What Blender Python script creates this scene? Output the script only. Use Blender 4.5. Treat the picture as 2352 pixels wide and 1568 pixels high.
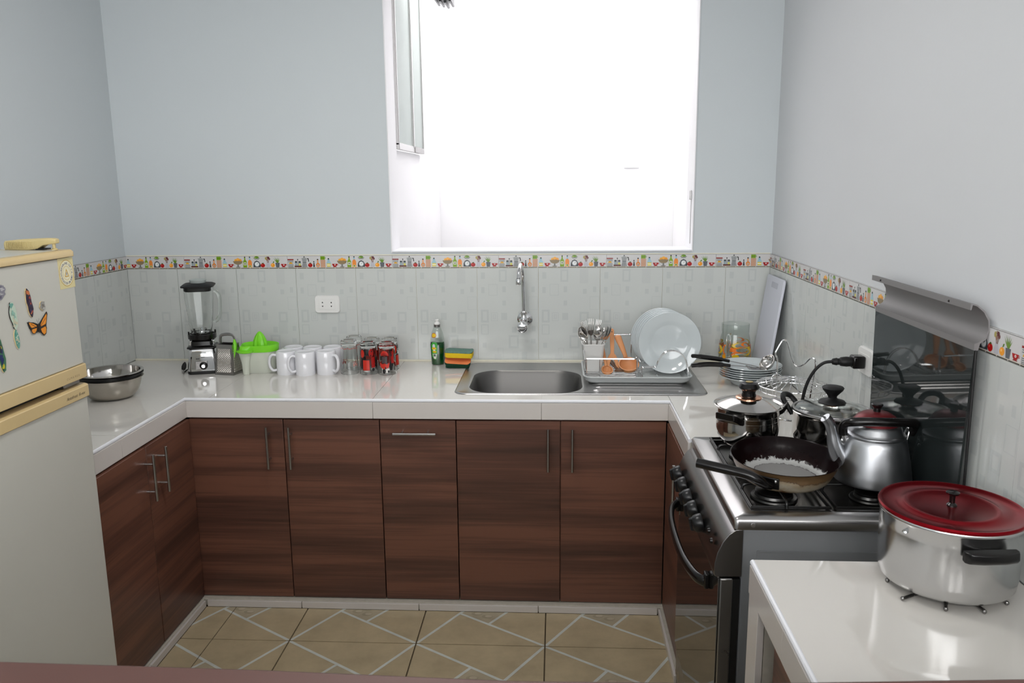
import bpy, bmesh, math, random
from mathutils import Vector, Matrix
random.seed(7)
PI = math.pi
for o in list(bpy.data.objects): bpy.data.objects.remove(o)
SC = bpy.context.scene
COL = SC.collection

# ------------------------------------------------------------------ camera, world, lights, exposure
def make_camera():
    a, b, r = math.radians(3.1823), math.radians(-11.0511), math.radians(-.5117)
    F = Vector((-math.sin(a)*math.cos(b), math.cos(a)*math.cos(b), math.sin(b)))
    R0 = Vector((math.cos(a), math.sin(a), 0)); U0 = R0.cross(F)
    R = R0*math.cos(r) + U0*math.sin(r); U = R.cross(F)
    cd = bpy.data.cameras.new('camera'); cam = bpy.data.objects.new('camera', cd); COL.objects.link(cam)
    M = Matrix((R, U, -F)).transposed().to_4x4(); M.translation = Vector((1.9428, -3.5723, 1.6352))
    cam.matrix_world = M
    cd.sensor_width = 36; cd.lens = 1863/2352*36; cd.clip_start = .02
    cd.dof.use_dof = True; cd.dof.focus_distance = 3.1; cd.dof.aperture_fstop = 14
    SC.camera = cam
make_camera()
W = bpy.data.worlds.new('sky'); SC.world = W; W.use_nodes = True
bg = W.node_tree.nodes['Background']; bg.inputs[0].default_value = (1, .985, .985, 1); bg.inputs[1].default_value = 6.3
def area(name, loc, size, power, color=(1, 1, 1), rot=(0, 0, 0), sy=None, portal=False):
    l = bpy.data.lights.new(name, 'AREA'); l.energy = power; l.color = color; l.size = size
    if sy: l.shape = 'RECTANGLE'; l.size_y = sy
    if portal: l.cycles.is_portal = True
    o = bpy.data.objects.new(name, l); COL.objects.link(o); o.location = loc; o.rotation_euler = rot
    return o
area('sky_portal', (1.85, .9, 3.6), 1.7, 1, sy=1.5, portal=True)
area('ceiling_lamp_or_fill', (1.9, -5.1, 2.68), .30, 20, (1, .97, .94))
area('ceiling_lamp_or_fill', (1.45, -1.45, 2.70), .35, 13, (1, .985, .96))  # added overhead fill for the left wall and counter, not a known lamp
area('daylight_behind_camera', (1.6, -4.5, 1.55), 2.4, 56, (.985, .99, 1), (PI/2, 0, 0), 1.1)
area('ceiling_lamp_or_fill', (.8, -5.3, 2.68), .30, 20, (1, .97, .94))
area('ceiling_lamp_or_fill', (2.55, -5.3, 2.68), .30, 18, (1, .97, .94))
SC.view_settings.view_transform = 'Standard'; SC.view_settings.look = 'None'
SC.view_settings.gamma = 1; SC.view_settings.use_curve_mapping = False
SC.view_settings.exposure = -0.16

# ------------------------------------------------------------------ constants of the room
RW = 2.8687          # room width; x=0 left wall, y=0 back wall, z=0 floor
ZC = .8453           # worktop height
ZT, ZB = 1.325, 1.269  # border strip top / bottom
CEIL = 2.75

# ------------------------------------------------------------------ helpers
def lin(c):
    return tuple(((x/255)/12.92 if x/255 <= .04045 else ((x/255+.055)/1.055)**2.4) for x in c)
def mat(name, c, rough=.5, metal=0, trans=0, ior=1.45, coat=0, spec=None, noise=None, bump=None, aniso=0, sheen=0):
    m = bpy.data.materials.new(name); m.use_nodes = True; nt = m.node_tree; b = nt.nodes['Principled BSDF']
    c = lin(c) if max(c) > 1 else c
    b.inputs['Base Color'].default_value = (*c, 1); b.inputs['Roughness'].default_value = rough
    b.inputs['Metallic'].default_value = metal; b.inputs['Transmission Weight'].default_value = trans
    b.inputs['IOR'].default_value = ior; b.inputs['Coat Weight'].default_value = coat
    b.inputs['Anisotropic'].default_value = aniso
    if spec is not None: b.inputs['Specular IOR Level'].default_value = spec
    tc = nt.nodes.new('ShaderNodeTexCoord')
    if noise:   # (scale, amount) : mottles the colour a little
        n = nt.nodes.new('ShaderNodeTexNoise'); n.inputs['Scale'].default_value = noise[0]; n.inputs['Detail'].default_value = 5
        nt.links.new(tc.outputs['Object'], n.inputs['Vector'])
        mx = nt.nodes.new('ShaderNodeMix'); mx.data_type = 'RGBA'; k = 1-noise[1]
        mx.inputs['A'].default_value = (c[0]*k, c[1]*k, c[2]*k, 1); mx.inputs['B'].default_value = (*[min(1, x*(1+noise[1])) for x in c], 1)
        nt.links.new(n.outputs['Fac'], mx.inputs['Factor']); nt.links.new(mx.outputs['Result'], b.inputs['Base Color'])
        if metal > .5:
            mr = nt.nodes.new('ShaderNodeMapRange'); mr.inputs['To Min'].default_value = rough*.75; mr.inputs['To Max'].default_value = rough*1.3
            nt.links.new(n.outputs['Fac'], mr.inputs['Value']); nt.links.new(mr.outputs['Result'], b.inputs['Roughness'])
    if bump:    # (scale, strength)
        n = nt.nodes.new('ShaderNodeTexNoise'); n.inputs['Scale'].default_value = bump[0]; n.inputs['Detail'].default_value = 6
        nt.links.new(tc.outputs['Object'], n.inputs['Vector'])
        bm = nt.nodes.new('ShaderNodeBump'); bm.inputs['Strength'].default_value = bump[1]; bm.inputs['Distance'].default_value = .004
        nt.links.new(n.outputs['Fac'], bm.inputs['Height']); nt.links.new(bm.outputs['Normal'], b.inputs['Normal'])
    return m
def thin_glass(name):
    m = bpy.data.materials.new(name); m.use_nodes = True; nt = m.node_tree; nt.nodes.clear(); N = nt.nodes.new
    o = N('ShaderNodeOutputMaterial'); t = N('ShaderNodeBsdfTransparent'); t.inputs[0].default_value = (.95, .965, .955, 1); g = N('ShaderNodeBsdfGlossy'); g.inputs['Roughness'].default_value = .02
    lw = N('ShaderNodeLayerWeight'); lw.inputs[0].default_value = .5; p = N('ShaderNodeMath'); p.operation = 'POWER'; p.inputs[1].default_value = 4; q = N('ShaderNodeMath'); q.operation = 'MULTIPLY_ADD'; q.inputs[1].default_value = .45; q.inputs[2].default_value = .035; mx = N('ShaderNodeMixShader')
    nt.links.new(lw.outputs['Facing'], p.inputs[0]); nt.links.new(p.outputs[0], q.inputs[0]); nt.links.new(q.outputs[0], mx.inputs[0]); nt.links.new(t.outputs[0], mx.inputs[1]); nt.links.new(g.outputs[0], mx.inputs[2]); nt.links.new(mx.outputs[0], o.inputs[0]); return m
def print_mat(name, rough, coat=0, noise=0, nscale=30):
    m = mat(name, (.5, .5, .5), rough, coat=coat); nt = m.node_tree; b = nt.nodes['Principled BSDF']
    a = nt.nodes.new('ShaderNodeAttribute'); a.attribute_name = 'Col'
    if noise:
        tc = nt.nodes.new('ShaderNodeTexCoord'); n = nt.nodes.new('ShaderNodeTexNoise'); n.inputs['Scale'].default_value = nscale
        n.inputs['Detail'].default_value = 7; n.inputs['Roughness'].default_value = .65
        g = nt.nodes.new('ShaderNodeNewGeometry'); nt.links.new(g.outputs['Position'], n.inputs['Vector'])
        mr = nt.nodes.new('ShaderNodeMapRange'); mr.inputs['From Min'].default_value = .3; mr.inputs['From Max'].default_value = .7
        mr.inputs['To Min'].default_value = 1-noise; mr.inputs['To Max'].default_value = 1+noise
        nt.links.new(n.outputs['Fac'], mr.inputs['Value'])
        v = nt.nodes.new('ShaderNodeVectorMath'); v.operation = 'SCALE'
        nt.links.new(a.outputs['Color'], v.inputs[0]); nt.links.new(mr.outputs['Result'], v.inputs['Scale'])
        nt.links.new(v.outputs[0], b.inputs['Base Color'])
    else: nt.links.new(a.outputs['Color'], b.inputs['Base Color'])
    return m

class MB:
    """collects geometry; build() links it as one mesh object"""
    def __init__(s): s.v = []; s.f = []; s.m = []; s.c = []; s.T = Matrix.Identity(4); s.cur = 0; s.col = (1, 1, 1); s.map = None; s.nn = 0
    def add(s, vs, fs):
        n = len(s.v)
        s.v += [tuple(s.T @ Vector(p)) for p in vs]
        for f in fs: s.f.append(tuple(n+i for i in f)); s.m.append(s.cur); s.c.append(s.col)
        return s
    def box(s, x0, x1, y0, y1, z0, z1):
        return s.add([(x0,y0,z0),(x1,y0,z0),(x1,y1,z0),(x0,y1,z0),(x0,y0,z1),(x1,y0,z1),(x1,y1,z1),(x0,y1,z1)],
                     [(0,3,2,1),(4,5,6,7),(0,1,5,4),(1,2,6,5),(2,3,7,6),(3,0,4,7)])
    def loft(s, loops, cap0=True, cap1=True, closed=False):
        n = len(loops[0]); vs = [p for L in loops for p in L]; fs = []
        K = len(loops)
        for k in range(K if closed else K-1):
            a, b = k*n, ((k+1) % K)*n
            for i in range(n): j = (i+1) % n; fs.append((a+i, a+j, b+j, b+i))
        if not closed:
            if cap0: fs.append(tuple(range(n-1, -1, -1)))
            if cap1: fs.append(tuple((K-1)*n+i for i in range(n)))
        return s.add(vs, fs)
    def lathe(s, prof, n=40, sx=1, sy=1, c=(0, 0, 0), closed=False):
        vs = []; fs = []; rings = []
        for r, z in prof:
            if r < 1e-6: rings.append([len(vs)]); vs.append((c[0], c[1], c[2]+z))
            else:
                rings.append(list(range(len(vs), len(vs)+n)))
                vs += [(c[0]+sx*r*math.cos(2*PI*i/n), c[1]+sy*r*math.sin(2*PI*i/n), c[2]+z) for i in range(n)]
        pr = list(zip(rings, rings[1:]+([rings[0]] if closed else [])))
        for A, B in pr if closed else pr[:len(rings)-1]:
            if len(A) == 1 and len(B) == 1: continue
            for i in range(n):
                j = (i+1) % n
                if len(A) == 1: fs.append((A[0], B[j], B[i]))
                elif len(B) == 1: fs.append((A[i], A[j], B[0]))
                else: fs.append((A[i], A[j], B[j], B[i]))
        return s.add(vs, fs)
    def tube(s, pts, r, n=8, closed=False, caps=True, flat=1, up=None):
        P = [Vector(p) for p in pts]; K = len(P); rs = r if isinstance(r, (list, tuple)) else [r]*K
        T = []
        for i in range(K):
            a = P[(i-1) % K] if (closed or i > 0) else P[i]; b = P[(i+1) % K] if (closed or i < K-1) else P[i]
            T.append((b-a).normalized())
        u = Vector(up) if up else (Vector((0, 0, 1)) if abs(T[0].z) < .9 else Vector((1, 0, 0)))
        loops = []
        for i in range(K):
            u = (u - T[i]*u.dot(T[i])); u = u.normalized() if u.length > 1e-6 else T[i].orthogonal().normalized()
            w = T[i].cross(u)
            loops.append([tuple(P[i] + (u*math.cos(2*PI*k/n)*flat + w*math.sin(2*PI*k/n))*rs[i]) for k in range(n)])
        return s.loft(loops, caps, caps, closed)
    def prism(s, poly, a0, a1, axis='z'):
        def P(p, a): return {'z': (p[0], p[1], a), 'y': (p[0], a, p[1]), 'x': (a, p[0], p[1])}[axis]
        return s.loft([[P(p, a0) for p in poly], [P(p, a1) for p in poly]])
    def sphere(s, c, r, n=16, sx=1, sy=1, sz=1):
        k = n//2; return s.lathe([(r*math.sin(PI*i/k), -r*sz*math.cos(PI*i/k)) for i in range(k+1)], n, sx, sy, c)
    # flat print: polygons given in (u,v), laid by s.map(u,v,layer)
    def poly(s, pts, col, layer=1, rings=1, sub=0):
        s.nn += 1; layer += .008*(s.nn % 110)
        if sub:
            q = []
            for i, p in enumerate(pts):
                b = pts[(i+1) % len(pts)]; d = math.hypot(b[0]-p[0], b[1]-p[1]); k = max(1, int(d/sub))
                q += [(p[0]+(b[0]-p[0])*j/k, p[1]+(b[1]-p[1])*j/k) for j in range(k)]
            pts = q
        s.col = lin(col)
        if rings == 1: s.add([s.map(u, v, layer) for u, v in pts], [tuple(range(len(pts)))])
        else:
            cx = sum(p[0] for p in pts)/len(pts); cy = sum(p[1] for p in pts)/len(pts); n = len(pts)
            vs = [s.map(cx+(p[0]-cx)*t/rings, cy+(p[1]-cy)*t/rings, layer) for t in range(1, rings+1) for p in pts]+[s.map(cx, cy, layer)]
            fs = [(k*n+i, k*n+(i+1) % n, (k+1)*n+(i+1) % n, (k+1)*n+i) for k in range(rings-1) for i in range(n)]
            fs += [(i, (i+1) % n, len(vs)-1) for i in range(n)]
            s.add(vs, fs)
        return s
    def rect(s, x0, y0, x1, y1, col, layer=1, **k): return s.poly([(x0,y0),(x1,y0),(x1,y1),(x0,y1)], col, layer, **k)
    def ell(s, cx, cy, rx, ry, col, layer=1, a0=0, a1=2*PI, n=16, **k):
        full = a1-a0 > 6.2
        return s.poly([(cx+rx*math.cos(a0+(a1-a0)*i/(n if full else n-1)), cy+ry*math.sin(a0+(a1-a0)*i/(n if full else n-1))) for i in range(n)], col, layer, **k)
    def stripe(s, pts, w, col, layer=1):   # polyline with width
        s.nn += 1; layer += .008*(s.nn % 110)
        s.col = lin(col)
        for a, b in zip(pts, pts[1:]):
            d = Vector((b[0]-a[0], b[1]-a[1])); L = d.length
            if L < 1e-9: continue
            d /= L; nn = Vector((-d.y, d.x))*w/2; e = d*w*.3
            q = [(a[0]+nn.x-e.x, a[1]+nn.y-e.y), (b[0]+nn.x+e.x, b[1]+nn.y+e.y), (b[0]-nn.x+e.x, b[1]-nn.y+e.y), (a[0]-nn.x-e.x, a[1]-nn.y-e.y)]
            s.add([s.map(u, v, layer) for u, v in q], [(0, 1, 2, 3)])
        return s
    def frame(s, x0, y0, x1, y1, w, col, layer=1):
        for a in ((x0,y0,x1,y0+w),(x0,y1-w,x1,y1),(x0,y0+w,x0+w,y1-w),(x1-w,y0+w,x1,y1-w)): s.rect(*a, col, layer)
        return s
    def mesh(s, name, mats, smooth=True, ang=35, fix=True):
        me = bpy.data.meshes.new(name); me.from_pydata(s.v, [], s.f)
        for m in (mats if isinstance(mats, (list, tuple)) else [mats]): me.materials.append(m)
        me.polygons.foreach_set('material_index', s.m)
        if any(c != (1, 1, 1) for c in s.c):
            at = me.color_attributes.new('Col', 'FLOAT_COLOR', 'CORNER'); d = []
            for f, c in zip(s.f, s.c): d += [*c, 1]*len(f)
            at.data.foreach_set('color', d)
        if fix:
            bm = bmesh.new(); bm.from_mesh(me); bmesh.ops.recalc_face_normals(bm, faces=bm.faces); bm.to_mesh(me); bm.free()
        if smooth:
            me.polygons.foreach_set('use_smooth', [True]*len(me.polygons)); me.set_sharp_from_angle(angle=math.radians(ang))
        me.update(); return me
    def build(s, name, mats, parent=None, bevel=0, loc=None, seg=2, **k):
        return link(name, s.mesh(name, mats, **k), parent, bevel, loc, seg)
def link(name, me, parent=None, bevel=0, loc=None, seg=2):
    o = bpy.data.objects.new(name, me); COL.objects.link(o); o.parent = parent
    if loc: o.location = loc
    if bevel:
        b = o.modifiers.new('bevel', 'BEVEL'); b.width = bevel; b.segments = seg; b.limit_method = 'ANGLE'; b.angle_limit = math.radians(40)
    return o
def thing(name, label, cat, loc=(0, 0, 0), rz=0, group=None, rot=None):
    o = bpy.data.objects.new(name, None); COL.objects.link(o); o.location = loc; o.rotation_euler = rot or (0, 0, rz); o.empty_display_size = .03
    return tag(o, label, cat, group)
def tag(o, label, cat, group=None, kind=None):
    o['label'] = label; o['category'] = cat
    if group: o['group'] = group
    if kind: o['kind'] = kind
    return o
def struct(o): o['kind'] = 'structure'; return o
def lab(o, l): o['label'] = l; return o
def dup(root, loc, rz=0, label=None, rot=None):
    m = {root: root.copy()}; COL.objects.link(m[root]); kids = [c for c in root.children_recursive]
    for c in kids: m[c] = c.copy(); COL.objects.link(m[c])
    for c in kids: m[c].parent = m[c.parent]
    r = m[root]; r.location = loc; r.rotation_euler = rot or (0, 0, rz)
    if label: r['label'] = label
    return r
def rrect(x0, x1, y0, y1, r, n=5):
    P = []
    for cx, cy, a in ((x1-r, y1-r, 0), (x0+r, y1-r, PI/2), (x0+r, y0+r, PI), (x1-r, y0+r, 1.5*PI)):
        P += [(cx+r*math.cos(a+PI/2*i/n), cy+r*math.sin(a+PI/2*i/n)) for i in range(n+1)]
    return P
def at(P, z): return [(p[0], p[1], z) for p in P]
def spl(pts, k=6, closed=False):   # Catmull-Rom
    P = [Vector(p) for p in pts]; n = len(P); out = []
    for i in range(n if closed else n-1):
        a, b, c, d = (P[(i-1) % n], P[i], P[(i+1) % n], P[(i+2) % n]) if closed else (P[max(i-1, 0)], P[i], P[i+1], P[min(i+2, n-1)])
        for j in range(k):
            t = j/k; out.append(.5*((2*b)+(c-a)*t+(2*a-5*b+4*c-d)*t*t+(3*b-a-3*c+d)*t**3))
    if not closed: out.append(P[-1])
    return [tuple(p) for p in out]
def text_geo(txt, size):
    c = bpy.data.curves.new('t', 'FONT'); c.body = txt; c.size = size; c.resolution_u = 2; c.align_x = 'CENTER'
    o = bpy.data.objects.new('t', c); me = bpy.data.meshes.new_from_object(o)
    vs = [tuple(v.co) for v in me.vertices]; fs = [tuple(p.vertices) for p in me.polygons]
    bpy.data.objects.remove(o); bpy.data.curves.remove(c); bpy.data.meshes.remove(me)
    return vs, fs
def put_text(mb, txt, size, cu, cv, col, layer=2, rot=0, shear=0, sx=1):
    mb.nn += 1; layer += .008*(mb.nn % 110); vs, fs = text_geo(txt, size); mb.col = lin(col); ca, sa = math.cos(rot), math.sin(rot)
    mb.add([mb.map(cu+(x*sx+y*shear)*ca-y*sa, cv+(x*sx+y*shear)*sa+y*ca, layer) for x, y, z in vs], fs)

# ------------------------------------------------------------------ materials
M = {}
M['paint'] = mat('wall_paint', (203, 209, 212), .6, bump=(60, .05), noise=(3, .015))
M['paint_right'] = mat('right_wall_paint', (210, 212, 214), .55, bump=(60, .05), noise=(3, .015))
M['white_plaster'] = mat('white_plaster', (235, 234, 236), .7, noise=(5, .02))
M['ceiling'] = mat('ceiling_paint', (225, 226, 226), .8)
M['grout'] = mat('grout', (226, 222, 204), .8, noise=(40, .1))
M['tile_print'] = print_mat('glazed_wall_tile', .14)
M['border_print'] = print_mat('border_tile_glaze', .2)
M['floor_print'] = print_mat('floor_tile_glaze', .32, noise=.13, nscale=9)
M['floor_grout'] = mat('floor_grout', (92, 80, 62), .9, noise=(60, .2))
M['counter'] = mat('counter_tile', (216, 212, 206), .07, noise=(4, .015), coat=.4)
M['apron'] = mat('apron_tile', (205, 199, 194), .12, noise=(6, .02))
M['trimw'] = mat('white_plastic_trim', (232, 233, 238), .3)
M['concrete'] = mat('cement', (176, 170, 158), .9, noise=(50, .18))
M['steel'] = mat('brushed_steel', (.48, .47, .465), .27, 1)
M['steel_dk'] = mat('dull_steel', (.28, .27, .265), .28, 1, noise=(14, .08))
M['chrome'] = mat('chrome', (.78, .78, .79), .07, 1)
M['polished'] = mat('polished_steel', (.6, .58, .56), .1, 1, noise=(20, .05))
M['alu'] = mat('aluminium', (.48, .49, .51), .33, 1, noise=(25, .07))
M['alu_shine'] = mat('polished_aluminium', (.6, .6, .6), .2, 1, noise=(10, .05))
M['bowlsteel'] = mat('tarnished_steel', (.48, .45, .4), .3, 1, noise=(30, .14))
M['black'] = mat('black_plastic', (16, 16, 18), .32)
M['rubber'] = mat('black_rubber', (12, 12, 13), .55)
M['bakelite'] = mat('bakelite', (14, 12, 12), .22)
M['enamel'] = mat('black_enamel', (13, 12, 12), .28)
M['white_plastic'] = mat('white_plastic', (232, 231, 228), .35)
M['ceramic'] = mat('white_ceramic', (226, 226, 230), .12, coat=.5)
M['plate'] = mat('plate_ceramic', (198, 205, 207), .1, coat=.5)
M['glass'] = mat('clear_glass', (.975, .985, .98), .01, trans=1, ior=1.3)
M['glass_g'] = mat('greenish_glass', (.94, .975, .955), .02, trans=1, ior=1.48)
M['frost'] = mat('frosted_pane', (.52, .57, .55), .5, trans=.25, ior=1.3)
M['smoked'] = mat('smoked_glass', (36, 41, 41), .03, spec=.4)
M['mirror_glass'] = mat('oven_glass', (.012, .011, .010), .02, spec=1, ior=2.3)
M['grey_paint'] = mat('grey_enamel', (126, 128, 131), .38, bump=(300, .04))
M['cream'] = mat('cream_enamel', (194, 193, 184), .35, noise=(3, .02))
M['beige'] = mat('beige_trim', (204, 180, 132), .38, noise=(8, .05))
M['yellowed'] = mat('yellowed_plastic', (200, 182, 130), .4)
M['red_alu'] = mat('red_anodised', (.25, .002, .008), .22, .85)
M['red_dull'] = mat('red_lid_paint', (.17, .018, .022), .35, .5, noise=(30, .12))
M['copper'] = mat('copper', (.8, .42, .27), .15, 1)
M['green'] = mat('green_plastic', (122, 212, 40), .3)
M['clearp'] = mat('translucent_plastic', (.93, .96, .86), .3, trans=.5, ior=1.2)
M['wood_sp'] = mat('spoon_wood', (206, 142, 94), .45, noise=(12, .18))
M['wood_dk'] = mat('dark_spoon_wood', (96, 66, 44), .5, noise=(12, .2))
M['sponge_y'] = mat('yellow_sponge', (222, 188, 30), .9, bump=(300, .5))
M['scour'] = mat('scouring_pad', (104, 138, 126), .95, noise=(160, .35), bump=(250, 1))
M['scour_dk'] = mat('dark_green_pad', (18, 62, 40), .95, noise=(160, .3), bump=(250, 1))
M['orange'] = mat('orange_sponge', (240, 140, 85), .9, bump=(300, .4))
M['liquid'] = mat('green_liquid', (6, 70, 26), .1, coat=.6)
M['label_print'] = print_mat('printed_label', .3)
M['glass_print'] = print_mat('glass_print', .3)
M['board'] = mat('white_cutting_board', (208, 210, 220), .45)
M['jug_glass'] = thin_glass('thin_clear_glass')
M['panel_steel'] = mat('panel_steel', (.22, .212, .21), .25, 1)
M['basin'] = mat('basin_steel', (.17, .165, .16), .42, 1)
M['ledge'] = mat('laminate', (92, 62, 56), .4, noise=(6, .1))

def wood_mat(name, axis):
    m = bpy.data.materials.new(name); m.use_nodes = True; nt = m.node_tree; N = nt.nodes.new; Lk = nt.links.new
    b = nt.nodes['Principled BSDF']; b.inputs['Roughness'].default_value = .36
    tc = N('ShaderNodeTexCoord'); oi = N('ShaderNodeObjectInfo')
    add = N('ShaderNodeVectorMath'); add.operation = 'MULTIPLY_ADD'; add.inputs[1].default_value = (1, 1, 1)
    comb = N('ShaderNodeVectorMath'); comb.operation = 'SCALE'; comb.inputs[0].default_value = (7.3, 3.1, 5.7)
    Lk(oi.outputs['Random'], comb.inputs['Scale']); Lk(tc.outputs['Object'], add.inputs[0]); Lk(comb.outputs[0], add.inputs[2])
    def band(sa, sc, det, dist):
        mp = N('ShaderNodeMapping'); s = [sa, sa, sa]; s[2] = sc; s[1 if axis == 'x' else 0] = 3; mp.inputs['Scale'].default_value = s
        n = N('ShaderNodeTexNoise'); n.inputs['Scale'].default_value = 1; n.inputs['Detail'].default_value = det; n.inputs['Distortion'].default_value = dist
        Lk(add.outputs[0], mp.inputs['Vector']); Lk(mp.outputs[0], n.inputs['Vector']); return n
    n1 = band(.7, 13, 3, .25); n2 = band(1.6, 75, 4, .6); n3 = band(5, 420, 2, 0)
    mx = N('ShaderNodeMath'); mx.operation = 'MULTIPLY_ADD'; mx.inputs[1].default_value = .45; Lk(n2.outputs['Fac'], mx.inputs[0]); Lk(n1.outputs['Fac'], mx.inputs[2])
    m2 = N('ShaderNodeMath'); m2.operation = 'MULTIPLY_ADD'; m2.inputs[1].default_value = .32; Lk(n3.outputs['Fac'], m2.inputs[0]); Lk(mx.outputs[0], m2.inputs[2])
    cr = N('ShaderNodeValToRGB'); e = cr.color_ramp.elements; e[0].position = .62; e[0].color = (*lin((66, 44, 36)), 1); e[1].position = 1.0; e[1].color = (*lin((110, 72, 57)), 1)
    k = e.new(.84); k.color = (*lin((89, 58, 47)), 1)
    Lk(m2.outputs[0], cr.inputs['Fac']); Lk(cr.outputs[0], b.inputs['Base Color'])
    bm = N('ShaderNodeBump'); bm.inputs['Strength'].default_value = .08; bm.inputs['Distance'].default_value = .002
    Lk(m2.outputs[0], bm.inputs['Height']); Lk(bm.outputs[0], b.inputs['Normal'])
    return m
M['wood_x'] = wood_mat('walnut_laminate_x', 'x'); M['wood_y'] = wood_mat('walnut_laminate_y', 'y')

# ------------------------------------------------------------------ room shell
T = .006   # the paint lies this far behind the tile faces
YF = -6.0  # far end of the room behind the camera
WX0, WX1, WZ0, WZ1 = 1.212, 2.534, 1.337, 2.56   # window opening
wb = MB()
wb.box(-.2, WX0, T, .18, 0, CEIL).box(WX1, RW+.2, T, .18, 0, CEIL).box(WX0, WX1, T, .18, 0, WZ0).box(WX0, WX1, T, .18, WZ1, CEIL)
wall_back = struct(wb.build('wall_back', M['paint'], smooth=False))
wall_left = struct(MB().box(-.2, -T, YF, T, 0, CEIL).build('wall_left', M['paint'], smooth=False))
wall_right = struct(MB().box(RW+T, RW+.2, YF, T, 0, CEIL).build('wall_right', M['paint_right'], smooth=False))
struct(MB().box(-.2, RW+.2, YF-.15, YF, 0, CEIL).build('wall_front', M['paint'], smooth=False))
struct(MB().box(-.2, RW+.2, YF-.15, .18, CEIL, CEIL+.12).build('ceiling', M['ceiling'], smooth=False))
floor = struct(MB().box(-.2, RW+.2, YF-.15, .18, -.1, -.006).build('floor', M['floor_grout'], smooth=False))
# window reveal lining (white), sill, courtyard outside
lin_ = MB(); e = .004
lin_.box(WX0, WX0+e, -.001, .18, WZ0, WZ1).box(WX1-e, WX1, -.001, .18, WZ0, WZ1).box(WX0+e, WX1-e, -.001, .18, WZ1-e, WZ1)
win = struct(lin_.build('window_1', M['white_plaster'], smooth=False))
MB().box(WX0+e, WX1-e, -.003, .18, WZ0, WZ0+.008).build('sill', M['trimw'], win, bevel=.003)
MB().box(WX1-.0055, WX1-.0038, .05, .062, WZ0+.03, WZ0+.235).build('latch_slot', M['steel_dk'], win)
lab(MB().box(WX1-.012, WX1-.004, .045, .068, WZ0+.22, WZ0+.26).build('latch', M['steel'], win, bevel=.002), 'small metal window latch')
struct(MB().box(-.4, 3.6, 1.6, 1.75, 0, 3.5).build('wall_courtyard_back', M['white_plaster'], smooth=False))
cw = MB().box(1.05, 1.208, .18, 1.6, 0, 1.79)
struct(cw.build('wall_courtyard_left', M['white_plaster'], smooth=False, bevel=.006))
struct(MB().box(-.4, -.25, .18, 1.6, 0, 3.5).build('wall_courtyard_far_left', M['white_plaster'], smooth=False))
cr_ = MB().box(2.672, 2.85, .18, 1.598, 0, 3.5)
struct(cr_.build('wall_courtyard_right', M['white_plaster'], smooth=False))
MB().box(2.36, 2.45, 1.592, 1.6, 1.72, 1.82).build('trim_6', M['white_plaster'], bevel=.002)['kind'] = 'structure'
struct(MB().box(-.4, 3.6, .18, 1.75, -.1, 0).build('floor_courtyard', M['concrete'], smooth=False))
# the casement sash standing open in the courtyard, two panes in an aluminium frame
sash = thing('window_sash', 'open frosted glass window sash in slim aluminium frame at left of window', 'window', (1.216, .19, 1.79))
MB().box(0, .006, .005, .385, .03, .95).build('pane', M['frost'], sash)
MB().box(.004, .010, .39, .675, .03, .95).build('pane', M['frost'], sash)
MB().box(-.004, .014, 0, .4, 0, .03).build('rail', M['steel'], sash, bevel=.002)
lab(MB().box(-.002, .018, .4, .68, 0, .03).build('rail', M['steel_dk'], sash, bevel=.002), 'dark lower rail of the second pane')
MB().box(-.006, .016, .378, .4, .02, .96).build('stile', M['steel'], sash, bevel=.002)
MB().box(-.004, .012, 0, .012, .02, .96).build('stile', M['steel'], sash, bevel=.002)
MB().box(-.004, .018, .668, .68, .03, .96).build('stile', M['steel'], sash, bevel=.002)
MB().box(-.004, .014, 0, .68, .95, .975).build('rail', M['steel'], sash, bevel=.002)
br = thing('wall_bracket', 'black ribbed bracket at the top of the window opening', 'bracket', (1.395, .35, 2.465))
for k in range(4):
    MB().box(-.012+.022*k, .0+.022*k, -.02, .12, -.02+.006*abs(k-2), .09).build('fin', M['black'], br, bevel=.003)
MB().box(-.02, .09, -.169, .1, .08, .12).build('arm', M['black'], br)

# ------------------------------------------------------------------ printed wall tiles
TW = .272; TH = ZB-ZC-.003; BG = (203, 206, 203)
def tile_decor(mb, w):      # pale squares and frames printed on the glaze (crop px of one tile: 463 x 727)
    kx, ky = w/463, TH/727; d1, d2 = (194, 198, 196), (198, 201, 199)
    li = .6; X = lambda x: (x-65)*kx; Y = lambda y: TH-(y-178)*ky
    for x0, y0, x1, y1, c in ((95,212,125,262,d1),(375,188,440,298,d2),(95,325,120,372,d1),(255,320,282,365,d1),(475,322,500,365,d1),(400,340,428,378,d1),
        (255,430,282,468,d1),(245,525,290,580,d1),(325,635,360,680,d1),(478,628,505,668,d1),(370,600,440,690,d2),(470,728,505,765,d1),(400,835,440,890,d1),(190,850,245,895,d2),(100,760,130,800,d1)):
        li += .12; mb.rect(X(x0), Y(y1), X(x1), Y(y0), c, li)
    for x0, y0, x1, y1, t, c in ((230,190,290,285,13,d1),(150,302,218,390,4,d1),(452,398,523,500,3,d1),(90,500,150,600,15,d1),(168,522,218,588,4,d1),(180,535,206,574,9,d2),
        (375,517,445,600,15,d1),(90,615,148,695,7,d1),(300,700,378,803,15,d1),(215,800,260,880,6,d2),(330,830,372,890,5,d2)):
        li += .12; mb.frame(X(x0), Y(y1), X(x1), Y(y0), t*kx, c, li)
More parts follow.
